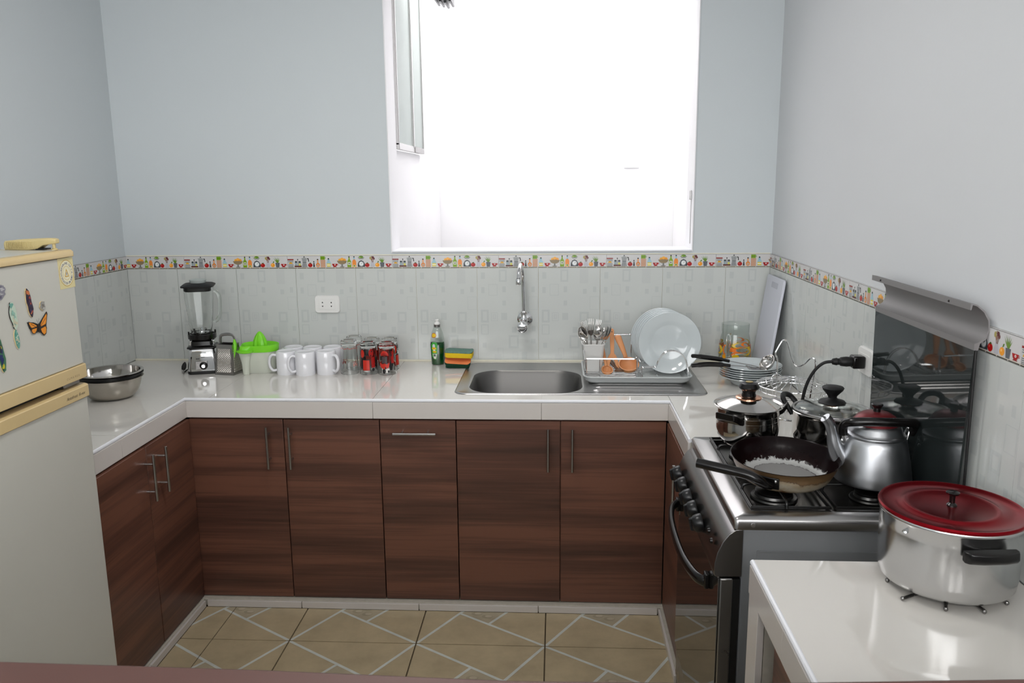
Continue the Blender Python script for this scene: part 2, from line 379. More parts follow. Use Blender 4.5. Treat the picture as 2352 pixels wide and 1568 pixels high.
def tile_mesh(w, clip0=0, clip1=None):
    """front face at y=0 looking to -y, x from 0 to w, z from 0 to TH"""
    clip1 = w if clip1 is None else clip1
    b = MB(); b.col = lin(BG); g = .0008
    b.box(clip0+g, clip1-g, 0, .006, g, TH-g)
    b.map = lambda u, v, L: (u, -.00012*L, v)
    n = len(b.f); tile_decor(b, w)
    me = b.mesh('tile', M['tile_print'], smooth=False)
    if clip0 > 0 or clip1 < w: clip_mesh(me, clip0+g, clip1-g)
    return me
def clip_mesh(me, x0, x1):
    bm = bmesh.new(); bm.from_mesh(me)
    for x, n in ((x0, (-1, 0, 0)), (x1, (1, 0, 0))):
        bmesh.ops.bisect_plane(bm, geom=bm.verts[:]+bm.edges[:]+bm.faces[:], plane_co=(x, 0, 0), plane_no=n, clear_outer=True)
    bm.to_mesh(me); bm.free()
def face(o, wall, x):   # which wall a tile object hangs on
    if wall == 'b': o.location = (x, 0, o.location.z)
    elif wall == 'r': o.rotation_euler.z = -PI/2; o.location = (RW, x, o.location.z)
    else: o.rotation_euler.z = PI/2; o.location = (0, x, o.location.z)
full = tile_mesh(TW); fr_ = tile_mesh(.285)
def lay(me, par, wall, x, z=ZC+.0015, name='tile'):
    o = link(name, me, par); o.location.z = z; face(o, wall, x)
lay(tile_mesh(TW, TW-.2313, TW), wall_back, 'b', .2313-TW)
for k in range(9): lay(full, wall_back, 'b', .2313+TW*k)
lay(tile_mesh(TW, 0, RW-(.2313+TW*9)), wall_back, 'b', .2313+TW*9)
for k in range(9): lay(full, wall_left, 'l', -TW*(k+1))
lay(tile_mesh(.285, .035, .285), wall_right, 'r', .035)
y = -.25
while y > -3.0: lay(fr_, wall_right, 'r', y); y -= .285
# grout behind the tiles
g = struct(MB().box(0, RW, .004, T, ZC, ZT+.004).build('trim_1', M['grout'], smooth=False))
g = struct(MB().box(-T, -.004, YF*.45, 0, ZC, ZT).build('trim_2', M['grout'], smooth=False))
g = struct(MB().box(RW+.004, RW+T, -3.1, 0, ZC, ZT).build('trim_3', M['grout'], smooth=False))
struct(MB().tube([(0, -.003, ZC+.003), (RW, -.003, ZC+.003)], .005, 6).build('trim_4', M['grout']))

# ------------------------------------------------------------------ decorated border tiles
BW = .4735; BH = ZT-ZB
def border_mesh(c0=0, c1=1, w=BW):
    b = MB(); b.col = lin((208, 206, 206)); b.box(c0*w+.0006, c1*w-.0006, -.0015, .006, 0, BH)
    kx, ky = w/1346, BH/166
    b.map = lambda u, v, L: ((u-104)*kx, -.0015-.00012*L, (238-v)*ky)
    R = b.rect; E = b.ell; P = b.poly; S = b.stripe; K = (44, 42, 42)
    R(104, 72, 1450, 76, (120, 118, 112)); R(104, 226, 1450, 232, (205, 196, 180)); 
    for i in range(11): R(104+i*122.4+4, 232, 104+(i+1)*122.4-5, 238, (52, 48, 46), 1)
    R(112,130,180,228,(196,196,194),1)                                  # canister
    for y in (138,152,188,200,212,222): R(112,y,180,y+5,(92,94,98),2)
    P([(120,180),(135,158),(158,160),(172,180)],(214,160,40),3); R(106,116,184,131,(140,34,28),3)
    R(192,204,284,222,(92,38,26),3); R(235,120,240,205,K,2); E(237,122,8,7,K,3)   # cruet
    for x, c in ((199,(150,166,172)),(246,(214,206,96))): R(x,155,x+30,204,(150,166,172),2); R(x+3,176,x+27,204,c,3); E(x+15,154,15,12,(60,66,66),3)
    P([(285,105),(362,105),(346,160),(301,160)],(162,164,164),2); P([(301,160),(346,160),(360,226),(288,226)],(150,152,154),2)   # moka pot
    P([(293,105),(312,92),(332,92),(352,105)],(176,178,178),3); E(322,88,7,8,K,3); P([(360,104),(378,108),(383,150),(372,152),(368,118),(360,116)],K,3); P([(285,105),(276,100),(296,118)],(150,150,150),2)
    for x in (306,322,336): S([(x,108),(x,158)],3,(110,112,114),3); S([(x-4,165),(x-7,224)],3,(104,106,108),3)
    R(298,157,350,163,(90,90,92),4)
    def apple(x): E(x,198,29,27,(172,24,22),3); E(x-9,190,8,9,(206,70,60),4); P([(x-14,172),(x+2,162),(x+16,170),(x+2,178)],(76,92,40),4)
    apple(396); E(443,152,8,9,K,3); P([(432,222),(438,165),(450,165),(456,222)],(66,66,70),3); R(436,178,452,186,(110,110,112),4)
    R(484,128,503,168,(222,160,110),2); E(495,196,25,28,(214,122,44),3); R(484,116,503,130,K,3); E(495,200,14,13,(236,214,180),4); E(495,200,7,7,(60,60,90),5)
    R(530,126,592,226,(208,168,140),2)                                  # tall jar with green mug
    for y in range(134,224,14): S([(531,y),(546,y+5),(561,y),(576,y+5),(591,y)],3,(178,110,90),3)
    R(530,80,586,126,(120,160,30),3); b.frame(584,90,598,112,4,(110,150,30),3); R(534,100,582,108,(90,130,20),4)
    P([(608,222),(608,160),(620,142),(648,142),(662,160),(662,222)],(160,196,208),2); R(620,118,646,145,(150,186,200),2); E(633,114,10,9,K,3)
    R(611,176,659,218,(226,206,84),3); R(611,190,659,202,(240,236,214),4)
    def cup(x): E(x,180,38,36,(168,20,22),3,0,PI) if False else P([(x-36,180),(x+34,180),(x+24,206),(x+12,217),(x-14,217),(x-26,206)],(168,20,22),3); R(x-24,217,x+22,223,(140,16,18),3); b.frame(x+28,182,x+42,200,4,(168,20,22),3); E(x+2,194,9,9,(236,224,220),4); E(x+2,194,4,4,(168,20,22),5)
    cup(712)
    for x, y, c in ((780,132,(236,170,60)),(808,120,(244,176,70)),(836,131,(236,160,60)),(790,150,(206,140,60)),(822,150,(200,132,56))): E(x,y,21,20,c,2)
    P([(740,140),(872,140),(856,170),(830,186),(782,186),(756,170)],(150,132,100),3); R(796,184,816,216,(122,122,118),3); E(806,220,32,7,(130,128,122),3)
    for x in range(756,860,16): S([(x,144),(x+5,176)],3,(108,86,58),4)
    for x, c, c2 in ((898,(128,164,34),(214,214,190)),(962,(238,142,62),(206,214,140))):     # bottles
        P([(x-25,226),(x-25,150),(x-11,124),(x+11,124),(x+25,150),(x+25,226)],c,2); R(x-8,94,x+8,126,c if x < 930 else (150,190,206),2); R(x-8,82,x+8,96,K,3); R(x-18,(158 if x < 930 else 196),x+18,(196 if x < 930 else 222),c2,3); E(x,(177 if x < 930 else 208),8,8,(70,80,60),4)
    P([(1005,222),(1008,180),(1024,148),(1052,134),(1080,148),(1098,180),(1101,222)],(62,66,70),2); E(1053,182,33,34,(156,162,166),3); E(1053,182,26,27,(234,236,236),4); S([(1053,182),(1066,170)],4,K,5)
    P([(1006,96),(1098,96),(1076,122),(1028,122)],(150,152,150),3); E(1052,92,30,16,(108,146,50),4); E(1035,98,12,8,(150,176,80),5)
    apple(1128)
    P([(1176,226),(1168,205),(1182,150),(1208,150),(1224,205),(1218,226)],(190,188,196),2)
    for x, y, x2 in ((1172,104,1190),(1190,118,1195),(1206,100,1200),(1216,116,1204)): S([(x,y),(x2,160)],4,(120,80,60),2)
    E(1172,106,13,19,(168,156,90),3); E(1204,98,15,16,(96,40,44),4); E(1216,114,12,14,(110,60,60),3); E(1190,124,10,16,(150,110,90),3); E(1190,92,11,12,(150,130,110),3)
    E(1258,196,27,27,(240,158,44),3); E(1250,190,8,9,(250,196,110),4); P([(1258,170),(1264,148),(1280,144),(1274,164)],(84,120,40),3)
    for a, b2 in ((1268,96),(1286,84),(1304,92),(1324,84),(1344,92),(1356,112),(1276,118)): P([(1312,168),(a,b2),(1328,168)],(104,140,44),2)
    P([(1292,164),(1348,164),(1340,226),(1300,226)],(78,82,88),3)
    for x in (1303,1314,1325,1336): S([(x,168),(x,224)],3,(130,134,140),4)
    cup(1398)
    me = b.mesh('border_tile', M['border_print'], smooth=False)
    if c0 > 0 or c1 < 1: clip_mesh(me, c0*w+.0006, c1*w-.0006)
    return me
bfull = border_mesh(); br_ = border_mesh(w=.485)
def layb(me, par, wall, x): lay(me, par, wall, x, ZB, 'border_tile')
s0 = .372; layb(border_mesh(s0, 1, .268/(1-s0)), wall_back, 'b', .268-.268/(1-s0))
for k in range(5): layb(bfull, wall_back, 'b', .268+BW*k)
layb(border_mesh(0, (RW-.268-5*BW)/BW), wall_back, 'b', .268+5*BW)
for k in range(5): layb(bfull, wall_left, 'l', -BW*(k+1))
layb(border_mesh(.0, 1, .485), wall_right, 'r', 0)
for k in range(1, 6): layb(br_, wall_right, 'r', -.485*k)

# ------------------------------------------------------------------ floor tiles
FS = .467; fx0, fy0 = .970, -.919
def floor_tile(x0, x1, y0, y1):
    b = MB(); c = (176, 160, 130); b.col = lin(c); g = .0025
    b.box(g, FS-g, g, FS-g, -.006, 0)
    b.map = lambda u, v, L: (u*FS, v*FS, .0001*L)
    w = .026; s = (198, 201, 194)
    A, V, S1, S2 = (.29, .46), (.71, .54), (.54, .30), (.46, .70)
    b.poly([A, S1, V, S2], (170, 158, 134), 1)
    for cx, cy in ((.43, .46), (.52, .42), (.57, .52), (.48, .57), (.5, .5)):
        b.ell(cx, cy, .045, .03, (156, 146, 122), 2, n=12); b.ell(cx+.01, cy+.005, .03, .018, (180, 168, 146), 3, n=12)
    for i, q in enumerate(([(.006, .006), A], [A, (.994, .006)], [S1, V], [(.006, .994), V], [V, (.994, .994)], [A, S2])): b.stripe(q, w/FS*.42, s, 4+.4*i)
    me = b.mesh('floor_tile', M['floor_print'], smooth=False)
    bm = bmesh.new(); bm.from_mesh(me)
    for co, no in (((x0, 0, 0), (-1, 0, 0)), ((x1, 0, 0), (1, 0, 0)), ((0, y0, 0), (0, -1, 0)), ((0, y1, 0), (0, 1, 0))):
        bmesh.ops.bisect_plane(bm, geom=bm.verts[:]+bm.edges[:]+bm.faces[:], plane_co=co, plane_no=no, clear_outer=True)
    bm.to_mesh(me); bm.free(); return me
g = .0025; ftile = floor_tile(g, FS-g, g, FS-g)
ftop = floor_tile(g, FS-g, g, .229); fl1 = floor_tile(.18, FS-g, g, FS-g); fl0 = floor_tile(.06, .178, g, FS-g)
ft1 = floor_tile(.18, FS-g, g, .229); ft0 = floor_tile(.06, .178, g, .229)
for r in range(8):
    for k in range(-1, 4):
        loc = (fx0+FS*k, fy0-FS*r, 0)
        if k == -1:
            for me in ((ft0, ft1) if r == 0 else (fl0, fl1)): link('floor_tile', me, floor, loc=loc)
        else: link('floor_tile', ftop if r == 0 else ftile, floor, loc=loc)
# fix rows: the far row is cut by the plinth, the rest are whole
# ------------------------------------------------------------------ plinth under the cabinets
pl = struct(MB().box(.02, 2.84, -.682, -.03, 0, .030).box(.02, .553, -1.4, -.682, 0, .030).box(2.343, 2.84, -1.12, -.682, 0, .030).build('trim_5', M['concrete'], smooth=False, bevel=.004))
xs = [.565]+[.945+.465*k for k in range(4)]
for a, b in zip(xs, [*xs[1:-1], 2.333]): MB().box(a+.0015, b-.0015, -.690, -.682, .001, .027).build('plinth_tile', M['apron'], pl, bevel=.001)
for a, b in ((-1.13, -.69), (-1.4, -1.13)): MB().box(.553, .562, a+.0015, b-.0015, .001, .027).build('plinth_tile', M['apron'], pl, bevel=.001)
MB().box(2.334, 2.343, -1.12, -.6915, .001, .027).build('plinth_tile', M['apron'], pl, bevel=.001)

# ------------------------------------------------------------------ worktops
SX0, SX1, SY0, SY1 = 1.60, 2.045, -.565, -.185     # sink cut-out
def worktop(label, sub, tiles, aprons, edges):
    t = thing('worktop', label, 'worktop', (0, 0, 0))
    b = MB()
    for q in sub: b.box(*q, .772, ZC-.0102)
    b.build('substrate', M['concrete'], t, smooth=False)
    for q in tiles:
        m = MB(); g = .0007
        for x0, x1, y0, y1 in (q if isinstance(q, list) else [q]): m.box(x0+g, x1-g, y0+g, y1-g, ZC-.010, ZC)
        m.build('tile', M['counter'], t, smooth=False)
    for x0, x1, y0, y1 in aprons: MB().box(x0, x1, y0, y1, .770, ZC-.012).build('apron_tile', M['apron'], t, bevel=.0008)
    for p in edges: MB().tube([(*q, ZC-.006) for q in p], .0062, 10).build('edge_trim', M['trimw'], t)
    return t
E1 = .53; YB = -.658; E2 = 2.363
worktop('white glossy tiled U-shaped worktop around the sink and under the wall tiles', 
    [(.002, E1, -1.4, YB), (.002, SX0-.002, YB, -.001), (SX1+.002, RW-.001, YB, -.001), (SX0-.002, SX1+.002, YB, SY0-.002), (SX0-.002, SX1+.002, SY1+.002, -.001), (E2, RW-.001, -1.118, YB)],
    [(.001, E1, -1.4, -1.13), (.001, E1, -1.13, YB), (.001, .625, YB, -.001), (.625, 1.255, YB, -.001),
     [(1.255, SX0, YB, -.001), (SX0-.0014, 1.889, YB, SY0), (SX0-.0014, 1.889, SY1, -.001)],
     [(SX1, E2, YB, -.001), (1.888, SX1+.0014, YB, SY0), (1.888, SX1+.0014, SY1, -.001)],
     (E2, RW-.001, YB, -.001), (E2, RW-.001, -1.118, YB)],
    [(E1+.008, 1.2545, YB-.008, YB), (1.2555, 1.8875, YB-.008, YB), (1.8885, E2-.008, YB-.008, YB), (E1, E1+.008, -1.13, YB-.0005), (E1, E1+.008, -1.4, -1.131), (E2-.008, E2, -1.118, YB-.0005)],
    [[(E1+.002, -1.4), (E1+.002, YB-.002), (E2-.002, YB-.002), (E2-.002, -1.118)]])
NX = 2.363
nt_ = worktop('white glossy tiled worktop in the near right corner beside the stove', [(NX, RW-.001, -2.745, -1.952)],
    [(NX, RW-.001, -2.56, -1.944), (NX, RW-.001, -2.745, -2.56)], [(NX-.008, NX, -2.20, -1.944), (NX-.008, NX, -2.745, -2.201)], [[(NX-.002, -2.745), (NX-.002, -1.944)]])

# ------------------------------------------------------------------ cabinets
def bar_handle(par, name='handle', L=.165, horiz=False):
    """bar standing 32 mm off a door face that looks to -y; origin at bar centre on the door face"""
    b = MB(); h = L/2; q = (lambda s, y: (s, y, 0)) if horiz else (lambda s, y: (0, y, s))
    b.tube([q(-h, -.032), q(h, -.032)], .0052, 10); 
    for s in (-.6*h, .6*h): b.tube([q(s, 0), q(s, -.032)], .0042, 8)
    return b.build(name, M['steel'], par)
DZ0, DZ1 = .034, .764
def cabinet(label, x0, x1, doors, ax='x', d=.63):
    """front looks to -y in local space, placed at origin; doors: (x0,x1,handle kind,handle x)"""
    t = thing('base_cabinet', label, 'cabinet')
    wm = M['wood_x'] if ax == 'x' else M['wood_x']
    MB().box(x0+.002, x1-.002, .018, .06, DZ0, DZ1).box(x0+.002, x0+.018, .06, d-.03, DZ0, DZ1).box(x1-.018, x1-.002, .06, d-.03, DZ0, DZ1).build('carcass', wm, t, smooth=False)
    for a, b, kind, hx in doors:
        dr = MB().box(-(b-a)/2+.0018, (b-a)/2-.0018, 0, .0175, DZ0, DZ1-.001).build('door' if kind != 'h' else 'drawer_front', wm, t, bevel=.0012, loc=((a+b)/2, 0, 0))
        if kind == 'v': h = bar_handle(dr); h.location = (hx-(a+b)/2, 0, .658)
        if kind == 'h': h = bar_handle(dr, L=.162, horiz=True); h.location = (hx-(a+b)/2, 0, .718)
    return t
c = cabinet('walnut double-door base cabinet in the left corner under the blender', .54, 1.277, [(.54, .907, 'v', .851), (.907, 1.277, 'v', .937)]); c.location = (0, -.660, 0)
c = cabinet('narrow walnut base cabinet with a single horizontal bar handle', 1.277, 1.567, [(1.277, 1.567, 'h', 1.413)]); c.location = (0, -.660, 0)
c = cabinet('walnut double-door base cabinet under the sink', 1.567, 2.352, [(1.567, 1.959, 'v', 1.913), (1.959, 2.352, 'v', 2.003)]); c.location = (0, -.660, 0)
c = cabinet('walnut double-door base cabinet between the fridge and the left corner', 0, .729, [(.0, .39, 'v', .375), (.39, .7275, 'v', .465)], d=.52); c.rotation_euler.z = PI/2; c.location = (.545, -1.39, 0)
c = cabinet('walnut cabinet side between the sink cabinet and the stove', 0, .445, [(0, .44, 'v', .40)], d=.5); c.rotation_euler.z = -PI/2; c.location = (2.352, -.67, 0)
c = cabinet('walnut base cabinet under the near right worktop', 0, .71, [(.02, .36, 'v', .33), (.36, .71, 'v', .40)], d=.48); c.rotation_euler.z = -PI/2; c.location = (2.385, -2.03, 0)
cn = thing('cabinet_end_panel', 'white tiled pier between the stove and the near right cabinet', 'panel', (0, 0, 0))
MB().box(2.372, RW-.01, -2.022, -1.954, 0, .770).build('pier', M['concrete'], cn, smooth=False)
MB().box(2.3565, 2.371, -2.022, -1.945, .36, .769).build('tile', M['apron'], cn, bevel=.001)
MB().box(2.3565, 2.371, -2.022, -1.945, .001, .359).build('tile', M['apron'], cn, bevel=.001)

# ------------------------------------------------------------------ sink
sink = thing('sink', 'stainless steel inset sink with long ridged drainboard', 'sink', (0, 0, ZC))
def L(x0, x1, y0, y1, r, z): return at(rrect(x0, x1, y0, y1, r, 8), z)
b = MB(); D = (1.550, 2.518, -.592, -.045)
def ins(q, d): return (q[0]+d, q[1]-d, q[2]+d, q[3]-d)
H = (1.598, 2.046, -.568, -.182)
deck = [L(*D, .05, .0004), L(*ins(D, .002), .05, .004), L(*ins(D, .008), .045, .005), L(*ins(D, .014), .04, .0022), L(*ins(H, -.008), .118, .0026), L(*H, .11, .0005)]
b.loft(deck, cap0=False, cap1=False).build('deck', M['steel'], sink, ang=50)
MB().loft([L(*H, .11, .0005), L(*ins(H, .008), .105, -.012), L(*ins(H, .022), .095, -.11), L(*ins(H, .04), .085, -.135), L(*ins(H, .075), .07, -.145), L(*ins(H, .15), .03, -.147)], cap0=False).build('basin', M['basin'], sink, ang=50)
b = MB(); b.lathe([(0, .001), (.02, .001), (.022, .003), (.036, .003), (.038, 0), (.036, -.002), (0, -.002)], 24)
b.build('drain', M['chrome'], sink, loc=(1.82, -.375, -.1455))
b = MB()
for k in range(9):
    y = -.52+k*.045; x0 = 2.085+.012*(k % 2); x1 = 2.46-.02*abs(4-k)*.3
    b.loft([[(x0+(x1-x0)*t, y+w, z) for w, z in ((-.006, .0022), (-.003, .0045*q+.0015), (.003, .0045*q+.0015), (.006, .0022))] for t, q in ((0, .2), (.04, .8), (.08, 1), (.92, 1), (.96, .8), (1, .2))])
b.build('drainboard_ridges', M['steel'], sink)

# ------------------------------------------------------------------ faucet on the wall
fa = thing('faucet', 'chrome wall-mounted faucet with round knob and swan neck above the sink', 'faucet', (1.803, 0, 1.040))
b = MB(); b.T = Matrix.Rotation(PI/2, 4, 'X'); b.lathe([(0, .0005), (.033, .0005), (.034, .004), (.026, .011), (.014, .014), (.014, .05), (0, .05)], 32).build('flange', M['chrome'], fa)
b = MB(); b.T = Matrix.Rotation(PI/2, 4, 'X'); b.lathe([(0, .045), (.016, .045), (.019, .05), (.019, .085), (.024, .09), (.025, .12), (.022, .128), (.017, .131), (.016, .129), (.012, .130), (0, .132)], 32).build('knob', M['chrome'], fa, loc=(-.007, 0, -.018))
MB().lathe([(0, 0), (.016, 0), (.017, .012), (.013, .018), (.013, .035), (.016, .037), (.016, .045), (.009, .05), (0, .05)], 24).build('valve_body', M['chrome'], fa, loc=(-.003, -.055, -.005))
pts = spl([(-.003, -.055, .04), (-.004, -.055, .12), (-.006, -.057, .185), (-.009, -.075, .232), (-.013, -.115, .252), (-.017, -.155, .236), (-.019, -.175, .20)], 7)
MB().tube(pts, .0085, 14).build('spout', M['chrome'], fa)
MB().lathe([(0, 0), (.0115, 0), (.0125, .003), (.0125, .022), (.010, .026), (0, .026)], 20).build('aerator', M['chrome'], fa, loc=(-.0195, -.178, .175))

# ------------------------------------------------------------------ sockets, plug and cable
def socket(label, loc, rz, holes=True):
    t = thing('power_socket', label, 'socket', loc, rz)
    a = MB(); P0 = rrect(-.057, .057, -.040, .040, .014, 5)
    a.loft([[(p[0], -.0002, p[1]) for p in P0], [(p[0], -.006, p[1]) for p in P0], [(p[0]*.95, -.010, p[1]*.93) for p in P0]])
    a.build('cover_plate', M['white_plastic'], t)
    MB().prism(rrect(-.037, .037, -.022, .022, .004, 3), -.0115, -.0101, 'y').build('insert', M['white_plastic'], t, bevel=.0006)
    if holes:
        for x in (-.020, .020):
            for s in (1, -1):
                z = .009*s; MB().prism([(-.0035, -.003*s), (.0035, -.003*s), (0, .004*s)], -.0122, -.0116, 'y').build('hole', M['rubber'], t, loc=(x, 0, z))
    return t
socket('white double socket plate on the tiles behind the mugs', (.913, 0, 1.107), 0)
socket('white socket plate on the right wall with a black plug in it', (RW, -1.162, 1.105), -PI/2, False)
pg = thing('power_plug', 'black plug and cable plugged into the right wall socket', 'plug', (RW-.0125, -1.160, 1.104))
MB().box(-.036, 0, -.019, .019, -.019, .019).build('adapter', M['bakelite'], pg, bevel=.005)
b = MB(); b.T = Matrix.Rotation(-PI/2, 4, 'Y')
b.lathe([(0, .034), (.014, .034), (.0155, .05), (.0135, .066), (.010, .07), (.010, .076), (.0115, .078), (.009, .09), (.005, .093), (0, .093)], 16).build('plug', M['rubber'], pg)
MB().tube(spl([(-.088, 0, 0), (-.115, .005, -.006), (-.14, .012, -.035), (-.158, .02, -.085), (-.165, .028, -.15), (-.165, .035, -.21), (-.15, .038, -.27), (-.12, .042, -.34)], 6), .0048, 10).build('cable', M['rubber'], pg)

# ------------------------------------------------------------------ fridge
FX, FY0, FY1, FT = .62, -2.03, -1.414, 1.468
fr = thing('refrigerator', 'old cream two-door refrigerator with beige trims and magnets', 'refrigerator', (0, 0, 0))
MB().box(.03, .565, FY0+.005, FY1-.005, .03, 1.449).build('body', M['cream'], fr, bevel=.01)
def door(name, z0, z1):
    P = rrect(.570, FX, FY0, FY1, .012, 4)
    return MB().loft([at(P, z0), at(P, z1)]).build(name, M['cream'], fr, bevel=.003)
d1 = door('freezer_door', 1.1505, 1.4475); d2 = door('lower_door', .09, 1.056)
def trim(name, z0, z1, d=.006, lip=0):
    P = rrect(.566, FX+d, FY0-.002, FY1+.003, .012, 4); Q = rrect(.570, FX+d-lip, FY0, FY1+.001, .012, 4)
    return MB().loft([at(P, z0), at(P, z1-.004), at(Q, z1)]).build(name, M['beige'], fr, bevel=.0015)
MB().loft([at(rrect(.03, FX+.006, FY0-.003, FY1+.004, .014, 4), 1.4495), at(rrect(.03, FX+.006, FY0-.003, FY1+.004, .014, 4), FT-.006), at(rrect(.034, FX+.001, FY0+.001, FY1, .012, 4), FT)]).build('top_trim', M['beige'], fr, bevel=.001)
MB().box(.06, FX-.02, FY0+.03, FY1-.03, FT, FT+.0012).build('top_panel', M['cream'], fr, bevel=.0005)
bz1 = trim('door_bezel', 1.112, 1.150); bz2 = trim('door_bezel', 1.057, 1.0935, lip=.008)
MB().box(.56, .59, FY0+.01, FY1-.01, 1.0945, 1.111).build('gap_seal', M['rubber'], fr)
MB().box(.575, .606, -1.50, FY1-.012, 1.0942, 1.1115).build('hinge', M['steel_dk'], fr, bevel=.002)
for y in (FY0+.06, FY1-.06): MB().lathe([(0, 0), (.022, 0), (.02, .03), (0, .03)], 12).build('foot', M['black'], fr, loc=(.5, y, 0))
for y in (FY0+.06, FY1-.06): MB().lathe([(0, 0), (.022, 0), (.02, .03), (0, .03)], 12).build('foot', M['black'], fr, loc=(.08, y, 0))
def side_map(x, y, z):   # u runs toward +y, v up, facing +x
    return lambda u, v, Ly: (x+.00015*Ly, y+u, z+v)
b = MB(); b.map = side_map(FX+.0062, -1.483, 1.068)
put_text(b, 'Antofrost  R-vex', .0125, 0, 0, (60, 52, 44), 1, shear=.35); b.build('lettering', M['label_print'], fr, smooth=False, fix=False)
b = MB(); b.map = side_map(FX+.0062, -1.485, 1.122); put_text(b, 'C U M A  R E X', .009, 0, 0, (150, 130, 96), 1); b.build('lettering', M['label_print'], fr, smooth=False, fix=False)
# quality sticker
st = MB(); st.map = side_map(FX, 0, 0)
st.rect(-.034, -.041, .034, .041, (214, 202, 150), 3); st.col = lin((214, 202, 150))
def ring(mb, r, w, c, ly, ry=1.12):
    mb.col = lin(c); n = 40; mb.add([mb.map(q*math.cos(2*PI*i/n), q*ry*math.sin(2*PI*i/n), ly) for q in (r-w/2, r+w/2) for i in range(n)], [(i, (i+1) % n, n+(i+1) % n, n+i) for i in range(n)])
st.ell(0, 0, .0305, .0342, (228, 222, 190), 4, n=40); ring(st, .031, .0014, (190, 150, 40), 5); ring(st, .0165, .0008, (200, 168, 70), 5)
for pts in ([(-.008, -.008), (0, .010)], [(0, .010), (.008, -.008)], [(-.007, -.009), (.008, -.009)]): st.stripe(pts, .0022, (206, 158, 30), 6)
st.ell(0, -.002, .003, .0045, (160, 166, 170), 6)
def arc_text(mb, s, r, a_mid, span, col, size, top=True, ry=1.12):
    n = len(s)
    for i, ch in enumerate(s):
        if ch == ' ': continue
        t = (i-(n-1)/2)/(n-1)*span; a = a_mid-t if top else a_mid+t
        put_text(mb, ch, size, r*math.cos(a), r*ry*math.sin(a), col, 6, rot=a-PI/2 if top else a+PI/2)
arc_text(st, 'ATLANTIDA DHEL SUR S.A.', .0212, PI/2, 3.5, (30, 54, 120), .0080)
arc_text(st, 'SELLO DE CALIDAD', .0272, -PI/2, 2.35, (30, 54, 120), .0088, False)
o = st.build('fridge_sticker', M['label_print'], smooth=False, fix=False, loc=(0, -1.453, 1.407))
tag(o, 'cream quality seal sticker with blue lettering on the freezer door', 'sticker')
# thin backing so that the sticker has a body
bk = MB().box(FX, FX+.0004, -.034, .034, -.041, .041).build('backing', M['beige'], o, smooth=False)
# magnets
def magnet(label, y, z, fn, thick=.0025, cat='magnet'):
    mb = MB(); base = MB(); mb.map = lambda u, v, Ly: (FX+thick+.00015*Ly, u, v)
    outline = fn(mb); base.loft([[(FX+.0003, u, v) for u, v in outline], [(FX+thick, u, v) for u, v in outline]]); base.col = (1, 1, 1)
    o = mb.build('fridge_magnet', M['label_print'], smooth=False, fix=False, loc=(0, y, z)); tag(o, label, cat)
    base.build('magnet_body', M['black'] if 'butterfly' in label else M['beige'], o); return o
def butterfly(m):
    org, K = (226, 140, 30), (40, 24, 16)
    upR = [(.003, .004), (.018, .020), (.040, .036), (.042, .030), (.034, .008), (.030, .002), (.004, -.002)]
    loR = [(.004, -.002), (.030, .002), (.033, -.006), (.028, -.020), (.018, -.024), (.008, -.014)]
    mir = lambda P: [(-u*.95, v*.62-.1*u+.004) for u, v in P][::-1]
    for P in (upR, loR, mir(upR), mir(loR)):
        m.poly(P, K, 1); cx = sum(p[0] for p in P)/len(P); cy = sum(p[1] for p in P)/len(P)
        m.poly([(cx+(u-cx)*.76, cy+(v-cy)*.76) for u, v in P], org, 2)
    m.stripe([(.004, 0), (.032, .020)], .0012, K, 3); m.stripe([(-.004, 0), (-.03, .015)], .0012, K, 3)
    m.ell(0, -.001, .0028, .013, K, 4, n=10); m.stripe([(0, .01), (-.006, .022)], .0008, K, 3); m.stripe([(0, .01), (.004, .024)], .0008, K, 3)
    return [(.003, .008), (.040, .035), (.041, .029), (.033, .004), (.028, -.020), (.018, -.023), (.004, -.010), (-.012, -.011), (-.022, -.010), (-.034, .004), (-.040, .021), (-.018, .017)]
def blob(cols, w, h, lean=0, jag=.12, seed=1, base=0):
    def fn(m):
        rd = random.Random(seed); n = 22
        P = [((math.cos(2*PI*i/n)*w+lean*math.sin(2*PI*i/n)*h)*(1+rd.uniform(-jag, jag)), math.sin(2*PI*i/n)*h*(1+rd.uniform(-jag*.4, jag*.4))) for i in range(n)]
        m.poly(P, cols[base], 1)
        for k in range(26):
            t = rd.uniform(-.8, .8); c = cols[min(len(cols)-1, int((1-t)/2*len(cols)))] if rd.random() < .7 else rd.choice(cols)
            m.ell(lean*t*h+rd.uniform(-.45, .45)*w, t*h, w*rd.uniform(.2, .42), h*rd.uniform(.07, .16), c, 2+k % 6, n=8)
        return P
    return fn
magnet('orange butterfly fridge magnet with dark wing edges', -1.600, 1.283, butterfly)
magnet('long purple and orange feathered fridge magnet', -1.624, 1.352, blob([(196, 110, 60), (150, 60, 50), (60, 34, 60), (40, 24, 50), (48, 34, 74)], .010, .036, -.12, .25, seed=3, base=3))
magnet('small grey flower fridge magnet right of the purple one', -1.573, 1.336, blob([(150, 148, 142), (110, 104, 96), (186, 184, 176)], .010, .012, 0, .35, seed=4))
magnet('pale green seahorse fridge magnet left of the butterfly', -1.689, 1.330, blob([(110, 166, 152), (190, 206, 188), (140, 182, 166), (198, 194, 168), (200, 190, 166)], .012, .034, -.1, .2, seed=5, base=1))
magnet('narrow teal and cream fridge magnet below the seahorse', -1.687, 1.270, blob([(96, 158, 144), (180, 204, 184), (190, 192, 166), (124, 174, 162)], .008, .024, -.08, .1, seed=6))
magnet('grey and lilac fridge magnet at the left photo edge', -1.728, 1.390, blob([(132, 130, 140), (178, 176, 180), (96, 92, 110)], .020, .020, .3, .3, seed=7))
